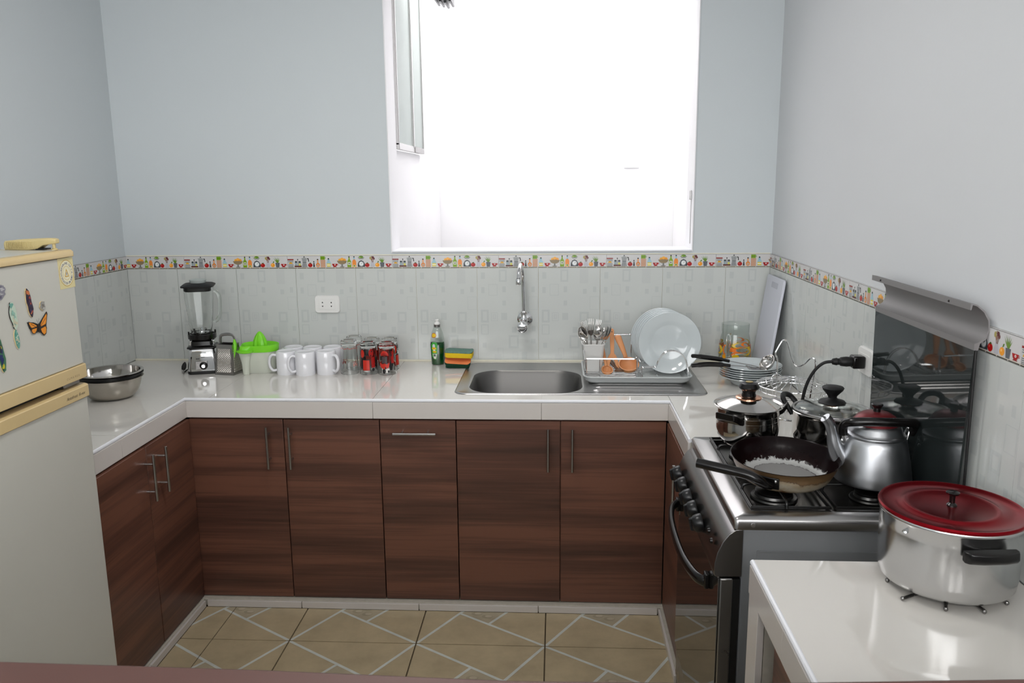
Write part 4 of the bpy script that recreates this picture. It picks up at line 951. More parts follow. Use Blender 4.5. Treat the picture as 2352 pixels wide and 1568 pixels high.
cutlery(fm_, 'fork', 'right fork of the cutlery cup, behind the central spoon', .006, .018, -.03, .10, -.5, .002)

# wooden utensils leaning in the rack
def ladle(name, label, mt, base, top, bowl_r, sl, face, hw=.0075, cat='spoon', flat=.45, aim=None):
    """base: bowl centre, top: handle end, face: direction the hollow looks to"""
    th = thing(name, label, cat, base); d = (Vector(top)-Vector(base)); Lh = d.length; d.normalize()
    n = Vector(face); n = (n-d*n.dot(d)).normalized(); s = d.cross(n)
    R = Matrix((d, s, n)).transposed().to_4x4()
    n2 = Vector(face).normalized(); d2 = (d-n2*d.dot(n2)).normalized(); R2 = Matrix((d2, n2.cross(d2), n2)).transposed().to_4x4()
    b = MB(); b.T = R2; bowl_shell(b, bowl_r*sl, bowl_r, bowl_r*.78, .004, 28, 7)
    b.build('bowl', mt, th, ang=60)
    b = MB(); b.T = R; b.tube([(bowl_r*sl*.86, 0, -.004), (bowl_r*sl*1.2, 0, 0), (Lh*.6, 0, .002), (Lh-.012, 0, 0), (Lh-.003, 0, 0), (Lh, 0, 0)], [hw*.8, hw*.8, hw*1.05, hw*1.35, hw*1.1, hw*.5], 10, flat=flat, up=tuple(R.to_3x3() @ Vector((0, 0, 1))) if False else None)
    b.build('handle', mt, th, ang=60)
    return th
ladle('wooden_spoon', 'large round-bowled wooden spoon leaning right in the dish rack', M['wood_sp'], (2.238, -.330, TZ+.056), (2.195, -.235, TZ+.158), .042, 1.0, (0, -.55, 1), .0115)
ladle('wooden_spoon', 'small wooden spoon with its bowl low beside the cutlery cup', M['wood_sp'], (2.150, -.345, TZ+.036), (2.128, -.235, TZ+.125), .024, 1.1, (0, -.6, 1), .008)
ladle('wooden_spoon', 'dark brown wooden spoon lying at the bottom of the dish rack', M['wood_dk'], (2.196, -.370, TZ+.034), (2.165, -.26, TZ+.058), .018, 1.3, (0, -.2, -1), .008)
fk = thing('wooden_fork', 'two-pronged wooden serving fork standing upright in the dish rack', 'fork', (2.173, -.330, TZ+.026))
def slab(sec, d0, d1): return [[(x, y+d0, z) for x, y, z in sec], [(x, y+d1, z) for x, y, z in sec]]
b = MB(); yz = lambda z: .085*z/.15     # leans back as it rises
for s in (-1, 1):
    b.loft([[(s*(x-w), yz(z)-.004, z), (s*(x+w), yz(z)-.004, z), (s*(x+w), yz(z)+.004, z), (s*(x-w), yz(z)+.004, z)] for x, w, z in ((.0235, .003, 0), (.021, .006, .015), (.016, .0075, .035), (.010, .0085, .052), (.006, .007, .062))])
b.build('prongs', M['wood_sp'], fk, bevel=.0015)
b = MB(); b.loft([[(-w, yz(z)-.0045, z), (w, yz(z)-.0045, z), (w, yz(z)+.0045, z), (-w, yz(z)+.0045, z)] for w, z in ((.013, .050), (.012, .060), (.007, .070), (.0085, .10), (.009, .145), (.0085, .156), (.004, .161))])
b.build('handle', M['wood_sp'], fk, bevel=.002)
MB().tube([(0, yz(.149)-.0053, .149), (0, yz(.149)-.0048, .149)], .0022, 10).build('hanging_hole', M['rubber'], fk)

# ------------------------------------------------------------------ cutting board against the right wall, jug
bd = thing('cutting_board', 'white plastic cutting board leaning in the right corner', 'board', (0, 0, 0))
x0, x1, z0, z1 = 2.800, 2.852, ZC+.0005, 1.243
def BP(s, t, d): # s along y, t up the board, d thickness toward the wall
    nrm = Vector((-(z1-z0), 0, (x1-x0))).normalized()
    p = Vector((x0+(x1-x0)*t, -.035-s*.255, z0+(z1-z0)*t)) - nrm*d
    return tuple(p)
O = rrect(0, 1, 0, 1, .05, 4); Hh = rrect(.35, .72, .885, .945, .02, 4)
b = MB(); b.loft([[BP(p[0], p[1], d) for p in O] for d in (0, .010)]); b.build('slab', M['board'], bd, bevel=.002)
b = MB(); b.loft([[BP(p[0], p[1], -.0006) for p in Hh], [BP(p[0], p[1], .0001) for p in Hh]]); b.build('grip_slot', mat('board_slot', (186, 188, 198), .5), bd)
jg = thing('glass_jug', 'glass jug printed with orange and yellow swirls in the right corner', 'jug', (2.712, -.095, ZC), .3)
JP = [(.052, 0), (.060, .004), (.067, .03), (.068, .07), (.066, .10), (.0605, .135), (.057, .148), (.0565, .152), (.0575, .157), (.0585, .19)]
MB().lathe([(0, 0)]+JP+[(.058, .1912), (.0573, .19), (.0563, .157), (.0550, .152)]+[(r-.0018, z) for r, z in JP[::-1][3:-1]]+[(.05, .008), (0, .008)], 56).build('body', M['jug_glass'], jg, ang=50)
a = math.radians(222); ca, sa = math.cos(a), math.sin(a)
MB().tube(spl([(.057*ca, .057*sa, .150), (.072*ca, .072*sa, .152), (.085*ca, .085*sa, .140), (.089*ca, .089*sa, .11), (.086*ca, .086*sa, .075), (.078*ca, .078*sa, .055), (.067*ca, .067*sa, .052)], 6), .0065, 12, flat=1.3, up=(-sa, ca, 0)).build('handle', M['glass'], jg)
p = MB()
def jmap(u, v, Ly):
    for (r0, z0_), (r1, z1_) in zip(JP, JP[1:]):
        if z0_ <= v <= z1_: rr = r0+(r1-r0)*(v-z0_)/max(1e-6, z1_-z0_); break
    else: rr = .067
    return ((rr+.0004+.0001*Ly)*math.cos(u), (rr+.0004+.0001*Ly)*math.sin(u), v)
p.map = jmap; OR, YE = (240, 120, 20), (226, 186, 24)
def crescent(u, v, ru, rv, col, flip=1, ly=1):
    P = []; n = 22
    for i in range(n): t = PI*.28+i/(n-1)*PI*1.5; P.append((u+flip*ru*math.cos(t), v+rv*math.sin(t)))
    Qp = []
    for i in range(n): t = PI*.28+i/(n-1)*PI*1.5; Qp.append((u+flip*ru*(.25+.72*math.cos(t)), v+rv*.80*math.sin(t)))
    p.col = lin(col)
    for i in range(n-1): p.add([p.map(*P[i], ly), p.map(*P[i+1], ly), p.map(*Qp[i+1], ly), p.map(*Qp[i], ly)], [(0, 1, 2, 3)])
for k in range(3):
    c = -PI/2+.1-.3+k*2*PI/3
    crescent(c-.12, .105, .38, .011, YE); crescent(c+.42, .110, .34, .009, OR); crescent(c+.05, .086, .62, .013, OR, ly=2)
    p.ell(c-.45, .086, .17, .0085, OR, 3, rings=2); p.ell(c-.52, .093, .07, .005, OR, 3); crescent(c+.55, .080, -.42, .018, YE, ly=3)
    p.ell(c+.72, .091, .13, .008, YE, 4, rings=2); p.ell(c-.25, .058, .22, .009, YE, 4, rings=3); crescent(c+.02, .062, .5, .010, (226, 220, 200), ly=2); crescent(c-.1, .066, .42, .012, OR, ly=3)
    crescent(c+.1, .045, .55, .009, YE, ly=3); p.ell(c-1.0, .055, .14, .009, (240, 160, 20), 4, rings=2); crescent(c-.95, .085, .16, .022, OR, ly=2)
p.build('printed_swirls', M['glass_print'], jg, fix=False)

# ------------------------------------------------------------------ stack of soup plates with two utensils on top
sp = plate_mesh(.119, .034, .022, .003, 'soup_plate')
names = ['bottom', 'second lowest', 'third lowest', 'third from the top', 'second from the top', 'topmost']
for i in range(6):
    o = link('soup_plate', sp); o.location = (2.709+[0, .002, -.001, .002, 0, .003][i], -.395+[0, .001, .002, -.001, .001, 0][i], ZC+.0003+i*.0088); o.rotation_euler = (0, 0, i)
    tag(o, names[i]+' white soup plate of the stack in the right corner', 'plate', 'white soup plates in a stack')
PZ = ZC+.0003+5*.0088
sl = thing('soup_ladle', 'steel soup ladle with black handle lying on the soup plates', 'ladle', (2.735, -.43, PZ+.032))
b = MB(); b.T = Matrix.Translation((.028, .004, .018)) @ Matrix.Rotation(math.radians(-48), 4, 'Y') @ Matrix.Rotation(.3, 4, 'X'); bowl_shell(b, .034, .034, .026, .0012, 28, 8); b.build('bowl', M['polished'], sl, ang=60)
MB().tube(spl([(.005, 0, -.004), (-.02, -.002, .004), (-.07, -.004, .014), (-.125, -.008, .026)], 5), .0038, 8, flat=.5).build('shaft', M['steel'], sl)
lab(MB().tube(spl([(-.118, -.008, .024), (-.15, -.010, .031), (-.20, -.014, .039), (-.250, -.018, .046), (-.268, -.019, .046)], 5), [.0085]*5+[.0125]*9+[.0105]*5+[.008, .003], 12, flat=.75).build('handle', M['bakelite'], sl), 'black handle')
st2 = thing('slotted_turner', 'steel slotted turner with black handle beside the ladle', 'turner', (2.715, -.465, PZ+.030))
b = MB()
for k in range(5):
    y = -.028+k*.014; b.loft([[(x, y-.0045, z), (x, y+.0045, z), (x, y+.0045, z+.0014), (x, y-.0045, z+.0014)] for x, z in ((-.028, .006), (.0, 0), (.040, -.002))])
b.box(.036, .048, -.033, .033, -.0025, -.0008).box(-.034, -.026, -.033, .033, .006, .0078); b.build('blade', M['steel'], st2, smooth=False)
MB().tube(spl([(-.028, 0, .008), (-.06, .002, .012), (-.105, .004, .014)], 4), .004, 8, flat=.45).build('shaft', M['steel'], st2)
lab(MB().tube(spl([(-.098, .004, .013), (-.13, .006, .016), (-.18, .010, .017), (-.232, .014, .012), (-.247, .015, .010)], 5), [.0085]*5+[.0130]*9+[.0110]*5+[.008, .003], 12, flat=.75).build('handle', M['bakelite'], st2), 'black handle')

# ------------------------------------------------------------------ wire fruit basket with wavy handle
fb = thing('fruit_basket', 'chrome wire fruit basket with a wavy tall handle', 'basket', (2.742, -.86, ZC))
def cring(name, R, z, rr=.0022): 
    n = 48; MB().tube([(R*math.cos(2*PI*i/n), R*math.sin(2*PI*i/n), z) for i in range(n)], rr, 7, closed=True).build(name, M['chrome'], fb)
cring('basket_ring', .118, .112, .0024); cring('basket_ring', .110, .092, .0018); cring('base_ring', .060, .0026, .0024); cring('basket_ring', .018, .134, .0022); cring('basket_ring', .06, .042, .0018)
for k in range(26):
    a = 2*PI*k/26; c, s = math.cos(a), math.sin(a)
    MB().tube([(r*c, r*s, z) for r, z in ((.110, .092), (.118, .112), (.112, .117), (.070, .127), (.018, .134))], .0012, 5).build('rib', M['chrome'], fb)
for k in range(10):
    a0 = 2*PI*k/10; n = 12
    MB().tube([(.060*math.cos(a0+.31*math.cos(2*PI*j/n)), .060*math.sin(a0+.31*math.cos(2*PI*j/n)), .022+.019*math.sin(2*PI*j/n)) for j in range(n)], .0012, 5, closed=True).build('base_loop', M['chrome'], fb)
hp = [(-.046, .02, .022), (-.048, .02, .10), (-.050, .02, .190), (-.058, .02, .214), (-.052, .02, .232), (-.038, .02, .258), (-.028, .02, .262), (-.018, .018, .248), (.000, .012, .190), (.015, .006, .175), (.032, -.004, .184), (.050, -.012, .206), (.062, -.016, .204), (.066, -.018, .180), (.060, -.018, .125), (.050, -.018, .022)]
MB().tube(spl(hp, 6), .0028, 8).build('handle', M['chrome'], fb)
for x, y in ((-.050, .02), (.057, -.018)):
    n = 24; MB().tube([(x+.024*math.cos(2*PI*i/n)*.9, y+.024*math.cos(2*PI*i/n)*.4, .120+.024*math.sin(2*PI*i/n)) for i in range(n)], .0017, 6, closed=True).build('side_ring', M['chrome'], fb)
    MB().sphere((x, y, .147), .0042, 10).build('bead', M['chrome'], fb)

# ------------------------------------------------------------------ stove
SYF, SYN, SX, STZ = -1.130, -1.758, 2.362, .858
M['burner'] = mat('burner_steel', (.09, .088, .085), .3, .9)
sv = thing('gas_stove', 'steel gas stove with four burners and dark glass oven door', 'stove', (0, 0, 0))
MB().box(2.385, 2.850, SYN+.012, SYF-.012, .04, .826).build('body', M['grey_paint'], sv, bevel=.004)
for x in (2.42, 2.81):
    for y in (SYN+.05, SYF-.05): MB().lathe([(0, 0), (.018, 0), (.016, .04), (0, .04)], 12).build('foot', M['black'], sv, loc=(x, y, 0))
b = MB(); yo = SYN+.0095
b.frame if False else None
for q in ((2.42, 2.845, .770, .7725), (2.42, 2.845, .30, .3025), (2.42, 2.4225, .3025, .77)): b.box(q[0], q[1], yo, yo+.004, q[2], q[3])
b.build('pressed_seam', M['grey_paint'], sv)
# cooktop: raised rim and sunken dark tray
TX = 2.846
O0 = rrect(SX, TX, SYN, SYF, .010, 4); I0 = rrect(SX+.040, TX-.02, SYN+.050, SYF-.022, .018, 4)
def sc(P, d): cx = (SX+TX)/2; cy = (SYN+SYF)/2; return [(p[0]-math.copysign(d, p[0]-cx), p[1]-math.copysign(d, p[1]-cy)) for p in P]
MB().loft([at(sc(O0, .003), STZ-.030), at(O0, STZ-.028), at(O0, STZ-.006), at(sc(O0, .004), STZ), at(sc(I0, -.012), STZ-.001), at(I0, STZ-.004), at(sc(I0, .004), STZ-.016)], cap0=False, cap1=False).build('cooktop_rim', M['steel'], sv, ang=60)
MB().loft([at(sc(I0, -.001), STZ-.020), at(sc(I0, .002), STZ-.0135), at(sc(I0, .02), STZ-.016)]).build('burner_tray', mat('dark_steel_tray', (.10, .095, .09), .2, .9, noise=(12, .2)), sv, ang=60)
MB().loft([at(I0, STZ-.012), at(I0, STZ-.0035), at(sc(I0, .004), STZ-.0035), at(sc(I0, .006), STZ-.012)], closed=True).build('tray_border', M['enamel'], sv)
MB().lathe([(0, 0), (.006, .0), (.005, .003), (0, .004)], 12).build('screw', M['chrome'], sv, loc=(2.405, SYN-.0002, STZ-.016)).rotation_euler = (PI/2, 0, 0)
BX, BY = (2.497, 2.735), (-1.275, -1.585)
for x in BX:
    for y in BY:
        R = .046 if (x, y) in ((BX[0], BY[1]), (BX[1], BY[0])) else .036
        bn = MB().lathe([(0, 0), (R+.012, 0), (R+.010, .004), (R+.002, .006), (R, .012), (0, .012)], 32).build('burner', M['burner'], sv, loc=(x, y, STZ-.0135))
        MB().lathe([(0, 0), (R-.004, 0), (R, .002), (R, .007), (R-.004, .0095), (0, .010)], 32).build('burner_cap', M['enamel'], bn, loc=(0, 0, .012))
GZ = .884
for i, (gx0, gx1) in enumerate(((2.412, 2.600), (2.612, 2.815))):
    gr_ = MB(); gx0 += .004; y0_, y1_ = SYN+.060, SYF-.030
    g1 = MB().tube([(gx0, y0_, GZ-.022), (gx1, y0_, GZ-.022), (gx1, y1_, GZ-.022), (gx0, y1_, GZ-.022)], .0042, 8, closed=True).build('grate', M['enamel'], sv, ang=50)
    for y in BY:
        x = BX[i]
        for a, rr in ((0, gx1-x), (PI/2, .118), (PI, x-gx0), (1.5*PI, .118)):
            c, s = math.cos(a), math.sin(a); rr2 = min(rr, .125)
            MB().tube(spl([(x+c*rr2, y+s*rr2, GZ-.022), (x+c*(rr2-.004), y+s*(rr2-.004), GZ-.008), (x+c*(rr2-.02), y+s*(rr2-.02), GZ-.0045), (x+c*.022, y+s*.022, GZ-.0045)], 4), .0040, 8).build('finger', M['enamel'], g1)
# front control panel, bowed section
sec = [(2.385, STZ-.030), (2.368, STZ-.030), (2.352, STZ-.042), (2.338, STZ-.062), (2.326, STZ-.090), (2.320, STZ-.118), (2.320, STZ-.146), (2.325, STZ-.150), (2.385, STZ-.150)]
MB().prism(sec, SYN+.004, SYF-.006, 'y').build('control_panel', M['panel_steel'], sv, ang=60, bevel=.0015)
ks = [(-1.205, .766), (-1.300, .766), (-1.395, .766), (-1.480, .766), (-1.570, .766)]
for y, z in ks:
    kn = MB(); kn.T = Matrix.Rotation(math.radians(-90-12), 4, 'Y')
    kn.lathe([(0, 0), (.023, 0), (.0245, .004), (.0235, .012), (.0215, .020), (.016, .026), (.008, .028), (0, .0285)], 28).build('knob', M['black'], sv, loc=(2.3225, y, z)); k2 = sv.children[-1] if False else None
    o = [c for c in COL.objects if c.name.startswith('knob') and c.parent == sv][-1]
    g_ = MB(); g_.T = Matrix.Rotation(math.radians(-90-12), 4, 'Y'); g_.loft([[(-.023, -.005, .008), (.023, -.005, .008), (.023, .005, .008), (-.023, .005, .008)], [(-.017, -.003, .034), (.017, -.003, .034), (.017, .003, .034), (-.017, .003, .034)]])
    g_.build('grip', M['black'], o, bevel=.004, seg=3)
for y, z in ((-1.665, .785), (-1.700, .775)):
    b = MB(); b.T = Matrix.Rotation(-PI/2, 4, 'Y'); b.lathe([(0, 0), (.007, 0), (.006, .006), (0, .008)], 14).build('push_button', M['bakelite'], sv, loc=(2.3235, y, z))
# oven door: dark mirror glass in a steel frame
MB().box(2.352, 2.383, SYN+.008, SYF-.010, .17, .70).build('door_gasket', M['rubber'], sv)
dr = MB().box(2.334, 2.366, SYN+.002, SYF-.004, .16, .704).build('oven_door', M['steel_dk'], sv, bevel=.004)
MB().box(2.3305, 2.3335, SYN+.004, SYF-.006, .162, .702).build('door_glass', M['mirror_glass'], dr, bevel=.0008)
MB().tube([(2.3315, SYN+.006, .7055), (2.3315, SYF-.008, .7055)], .0022, 8).build('door_trim', M['chrome'], dr)
hp = [(2.331, -1.145, .640), (2.318, -1.155, .646), (2.300, -1.19, .645), (2.288, -1.27, .640), (2.284, -1.39, .636), (2.288, -1.51, .634), (2.302, -1.60, .634), (2.318, -1.632, .634), (2.331, -1.640, .634)]
MB().tube(spl(hp, 6), .0095, 12, flat=1.5, up=(0, 0, 1)).build('door_handle', M['bakelite'], dr)
for y in (-1.145, -1.64): MB().box(2.318, 2.331, y-.012, y+.012, .620, .662).build('handle_mount', M['bakelite'], dr, bevel=.004)
MB().box(2.336, 2.380, SYN+.003, SYF-.005, .045, .150).build('lower_drawer', M['steel_dk'], sv, bevel=.004)
# glass lid standing open against the wall
LY0, LY1 = -1.815, -1.265
def LP(y, t, d=0): return (2.850-.0055*t-d, y, STZ+.003+.412*t)
MB().loft([[LP(LY0+.03, 0, d), LP(LY1-.005, 0, d), LP(LY1, 1, d), LP(LY0, 1, d)] for d in (0, .005)]).build('lid_glass', M['smoked'], sv, smooth=False)
tp = [(2.836, 1.2735), (2.836, 1.288), (2.845, 1.291), (2.858, 1.300), (2.8635, 1.318), (2.861, 1.338), (2.850, 1.356), (2.834, 1.369), (2.824, 1.372), (2.822, 1.361), (2.8195, 1.361), (2.8195, 1.375), (2.834, 1.3725), (2.852, 1.359), (2.8645, 1.340), (2.8665, 1.318), (2.861, 1.298), (2.8485, 1.2885), (2.8455, 1.2735)]
tp = [(2.8675-(2.8665-x)*.95, z) for x, z in tp]
MB().prism(tp, LY0, LY1, 'y').build('lid_rail', mat('lid_steel', (.24, .23, .23), .55, .4), sv, ang=50)
MB().tube([LP(LY0-.002, 0, .0025), LP(LY0-.002, 1, .0025)], .0032, 8).build('lid_edge', M['rubber'], sv)
for y in (-1.327, -1.718): MB().sphere((2.8228, y, 1.367), .003, 8).build('rivet', M['black'], sv)

# ------------------------------------------------------------------ cookware on the stove
BZ = GZ+.0002
def lug(par, a, r, z, name, mt, w=.034, out=.034, up=.016, th=.010, drop=.004):
    """flat loop-free side handle at angle a"""
    c, s = math.cos(a), math.sin(a); f = lambda x, y, zz: (x*c-y*s, x*s+y*c, zz)
    secs = []
    for x, hw, zz in ((r-.004, w, z), (r+out*.35, w*1.05, z+up*.25), (r+out*.8, w*.95, z+up*.8), (r+out, w*.72, z+up)):
        secs.append([f(x, -hw, zz), f(x, hw, zz), f(x-.002, hw, zz-th), f(x-.002, -hw, zz-th)])
    return MB().loft(secs).build(name, mt, par, bevel=.003, seg=3)
# steel pot with steel lid, far left burner
p1 = thing('cooking_pot', 'small bellied steel pot with steel lid and copper-ringed black knob', 'pot', (2.500, -1.262, BZ))
pr = [(0, 0), (.062, 0), (.070, .004), (.074, .010), (.0765, .013), (.086, .028), (.0895, .046), (.0890, .062), (.0872, .085), (.0872, .104), (.090, .110), (.0975, .114), (.0985, .116), (.0965, .1175), (.089, .113), (.0850, .106), (.0850, .085), (.087, .06), (.0870, .046), (.083, .028), (.072, .010), (0, .008)]
MB().lathe(pr, 72).build('pot_body', M['polished'], p1, ang=50)
for z in (.070, .076, .090): MB().lathe([(.0870, z-.0008), (.0886, z), (.0870, z+.0008)], 64).build('groove_ring', M['steel_dk'], p1)
MB().lathe([(0, .134), (.03, .132), (.06, .1245), (.08, .115), (.0865, .112)]+[(.0885, .1125), (.0885, .1145)]+[(.0865*(1-k/12), .1155+.023*(1-(1-k/12)**2)) for k in range(1, 13)], 64).build('pot_lid', M['polished'], p1, ang=50)
MB().lathe([(0, .1345), (.036, .1338), (.037, .137), (.032, .1395), (.022, .140), (0, .140)], 40).build('knob_ring', M['copper'], p1)
kb = MB().lathe([(0, .138), (.020, .138), (.021, .143), (.0185, .150), (.020, .157), (.028, .163), (.030, .168), (.024, .178), (.015, .181), (0, .1815)], 40).build('lid_knob', M['bakelite'], p1)
MB().lathe([(0, .1812), (.010, .1812), (.011, .1825), (0, .1833)], 20).build('knob_cap', mat('brass', (.75, .55, .22), .3, 1), kb)
lug(p1, math.radians(228), .089, .094, 'handle', M['bakelite'], .036, .040, .020, .020); lug(p1, math.radians(30), .089, .094, 'handle', M['bakelite'], .036, .040, .020, .018)
# wide steel pot with glass lid, far right burner
p2 = thing('cooking_pot', 'steel pot with domed glass lid and matt black knob behind the kettle', 'pot', (2.736, -1.268, BZ))
pr = [(0, 0), (.080, 0), (.090, .004), (.100, .014), (.1055, .030), (.1065, .060), (.1065, .088), (.1095, .098), (.1115, .100), (.1095, .1015), (.1050, .092), (.1050, .06), (.104, .031), (.098, .016), (0, .006)]
MB().lathe(pr, 72).build('pot_body', M['polished'], p2, ang=50)
MB().lathe([(.101, .100), (.1085, .0995), (.1095, .103), (.1085, .106), (.102, .1065), (.1005, .103)], 64, closed=True).build('lid_rim', M['steel'], p2, ang=50)
MB().lathe([(0, .120), (.03, .1195), (.06, .1165), (.085, .110), (.1015, .1025), (.1015, .1055), (.085, .1135), (.06, .120), (.03, .1232), (0, .124)], 64).build('glass_lid', M['glass_g'], p2, ang=50)
kb = MB().lathe([(0, .1225), (.036, .1215), (.038, .1245), (.034, .129), (.018, .133), (.012, .138), (.0125, .143), (.020, .152), (.028, .161), (.0305, .167), (.028, .170), (0, .1708)], 48).build('lid_knob', M['rubber'], p2, ang=50)
MB().lathe([(0, .112), (.014, .112), (.020, .118), (.020, .1195), (0, .1195)], 24).build('knob_seat', M['copper'], p2)
for a in (math.radians(143), math.radians(-47)):
    c, s = math.cos(a), math.sin(a); f = lambda x, y, z: (x*c-y*s, x*s+y*c, z)
    MB().tube(spl([f(.103, -.028, .078), f(.118, -.031, .100), f(.134, -.024, .118), f(.142, 0, .124), f(.134, .024, .118), f(.118, .031, .100), f(.103, .028, .078)], 5), .0088, 12, flat=.8).build('handle', M['rubber'], p2)
# kettle, near right burner
kt = thing('kettle', 'dull aluminium kettle with red lid and black bail handle', 'kettle', (2.748, -1.558, BZ)); kt.scale = (.97, .97, 1)
pr = [(0, 0), (.090, 0), (.0955, .003), (.0965, .008), (.094, .030), (.088, .062), (.0825, .088), (.0795, .103), (.077, .112), (.0735, .117), (.0755, .120), (.0745, .124), (.0700, .126), (.0665, .131), (.063, .142), (.0575, .150), (.055, .151), (0, .150)]
MB().lathe(pr, 72).build('kettle_body', M['alu'], kt, ang=50)
lk = MB().lathe([(.0, .150), (.057, .150), (.0585, .1525), (.056, .157), (.047, .168), (.034, .176), (.018, .1795), (0, .180)], 56).build('kettle_lid', M['red_dull'], kt, ang=50)
MB().lathe([(0, .179), (.009, .179), (.0085, .189), (.013, .194), (.0145, .198), (.012, .200), (0, .1995)], 28).build('lid_knob', M['bakelite'], lk)
spts = spl([(-.070, -.004, .050), (-.090, -.006, .066), (-.104, -.008, .092), (-.112, -.009, .122), (-.121, -.010, .150), (-.134, -.011, .166)], 5)
n_ = len(spts); MB().tube(spts, [.027-.0135*min(1, i/(n_*.6)) for i in range(n_)], 18).build('spout', M['alu'], kt, ang=60)
MB().loft([[(-.118, -.019, .152), (-.118, -.001, .152), (-.112, -.010, .160)], [(-.150, -.013, .173), (-.150, -.009, .173), (-.148, -.011, .174)]]).build('spout_lip', M['alu'], kt)
hb = spl([(-.083, -.004, .122), (-.086, -.010, .142), (-.084, -.024, .156), (-.070, -.040, .163), (-.035, -.052, .167), (.010, -.055, .167), (.050, -.050, .165), (.078, -.040, .161), (.091, -.022, .152), (.093, -.010, .138), (.089, -.003, .124)], 6)
MB().tube(hb, .0112, 14).build('bail_handle', M['bakelite'], kt)
for sx_ in (-1, 1):
    x = sx_*.080; MB().tube(spl([(x*.93, -.010, .090), (x*1.0, -.010, .120), (x*1.05, -.006, .135), (x*1.05, .006, .135), (x*1.0, .010, .120), (x*.93, .010, .090)], 4), .0028, 8).build('handle_bracket', M['steel'], kt)
    for z in (.092, .104): MB().sphere((x*.985+.004*sx_, 0, z), .004, 8).build('rivet', M['chrome'], kt)
# frying pan, near left burner
def pan_mat(inside):
    m = bpy.data.materials.new('pan_inside' if inside else 'pan_outside'); m.use_nodes = True; nt = m.node_tree; N = nt.nodes.new; Lk = nt.links.new; b = nt.nodes['Principled BSDF']
    tc = N('ShaderNodeTexCoord'); sp_ = N('ShaderNodeSeparateXYZ'); Lk(tc.outputs['Object'], sp_.inputs[0])
    n = N('ShaderNodeTexNoise'); n.inputs['Scale'].default_value = 70 if inside else 10; n.inputs['Detail'].default_value = 8; n.inputs['Roughness'].default_value = .7; Lk(tc.outputs['Object'], n.inputs['Vector'])
    r = N('ShaderNodeVectorMath'); r.operation = 'LENGTH'; cx = N('ShaderNodeCombineXYZ'); Lk(sp_.outputs[0], cx.inputs[0]); Lk(sp_.outputs[1], cx.inputs[1]); Lk(cx.outputs[0], r.inputs[0])
    ad = N('ShaderNodeMath'); ad.operation = 'MULTIPLY_ADD'; ad.inputs[1].default_value = .035 if inside else .10; Lk(n.outputs['Fac'], ad.inputs[0])
    cr = N('ShaderNodeValToRGB'); E_ = cr.color_ramp.elements
    if inside:   # worn bare ring where the wall meets the base
        Lk(r.outputs['Value'], ad.inputs[2]); mr = N('ShaderNodeMapRange'); mr.inputs['From Max'].default_value = .17; Lk(ad.outputs[0], mr.inputs['Value']); Lk(mr.outputs[0], cr.inputs['Fac'])
        E_[0].position = 0; E_[0].color = (.26, .255, .25, 1); E_[1].position = 1; E_[1].color = (.004, .0015, .0018, 1)
        for p_, c_ in ((.580, (.24, .235, .23)), (.592, (.02, .012, .012)), (.603, (.42, .42, .41)), (.705, (.44, .44, .43)), (.722, (.01, .004, .004)), (.8, (.005, .002, .0022))): e_ = E_.new(p_); e_.color = (*c_, 1)
        b.inputs['Roughness'].default_value = .22; b.inputs['Metallic'].default_value = 0; b.inputs['Specular IOR Level'].default_value = .12
    else:        # burnt brown edge over a dull beige enamel
        Lk(sp_.outputs[2], ad.inputs[2]); mr = N('ShaderNodeMapRange'); mr.inputs['From Max'].default_value = .09; Lk(ad.outputs[0], mr.inputs['Value']); Lk(mr.outputs[0], cr.inputs['Fac'])
        E_[0].position = .44; E_[0].color = (.02, .012, .009, 1); E_[1].position = 1; E_[1].color = (.22, .13, .06, 1)
        for p_, c_ in ((.53, (.13, .055, .02)), (.61, (.34, .27, .18)), (.72, (.44, .39, .30)), (.93, (.36, .28, .18)), (.985, (.10, .05, .025))): e_ = E_.new(p_); e_.color = (*c_, 1)
        b.inputs['Roughness'].default_value = .3; b.inputs['Metallic'].default_value = .3
    Lk(cr.outputs[0], b.inputs['Base Color']); return m
fp = thing('frying_pan', 'large burnt frying pan with worn dark inside and black tube handle', 'pan', (2.522, -1.572, BZ+.0075), rot=(.062, 0, 0))
MB().lathe([(0, 0), (.092, 0), (.102, .004), (.112, .014), (.124, .038), (.1325, .060), (.1340, .0605)], 80).build('pan_outside', pan_mat(False), fp, ang=60)
MB().lathe([(.1340, .0605), (.1325, .0615), (.1305, .0600), (.1215, .038), (.1095, .015), (.100, .006), (.092, .0035), (0, .003)], 80).build('pan_inside', pan_mat(True), fp, ang=60)
hp = spl([(-.060, -.109, .026), (-.078, -.122, .036), (-.098, -.128, .050), (-.120, -.122, .060), (-.150, -.108, .063), (-.195, -.088, .066), (-.232, -.070, .068)], 6)
n_ = len(hp); MB().tube(hp, [.0095+.0025*min(1, i/12) for i in range(n_)], 14).build('handle', M['bakelite'], fp)
MB().tube([hp[-1], tuple(Vector(hp[-1])+Vector((-.0006, .0002, 0)))], .0062, 12).build('handle_opening', M['rubber'], fp)
bk = MB(); A_ = lambda a, z, d: ((.113+.52*(z-.014)+d)*math.cos(a), (.113+.52*(z-.014)+d)*math.sin(a), z)
bk.loft([[A_(a, .014, .0005), A_(a, .052, .0005), A_(a, .050, .005), A_(a, .016, .005)] for a in (-2.30, -2.18, -2.05, -1.92)]).build('handle_bracket', M['bakelite'], fp, bevel=.0015)
for a, z in ((-2.26, .042), (-1.98, .044), (-2.10, .022)): MB().sphere(A_(a, z, .006), .0042, 10).build('rivet', M['steel'], fp)

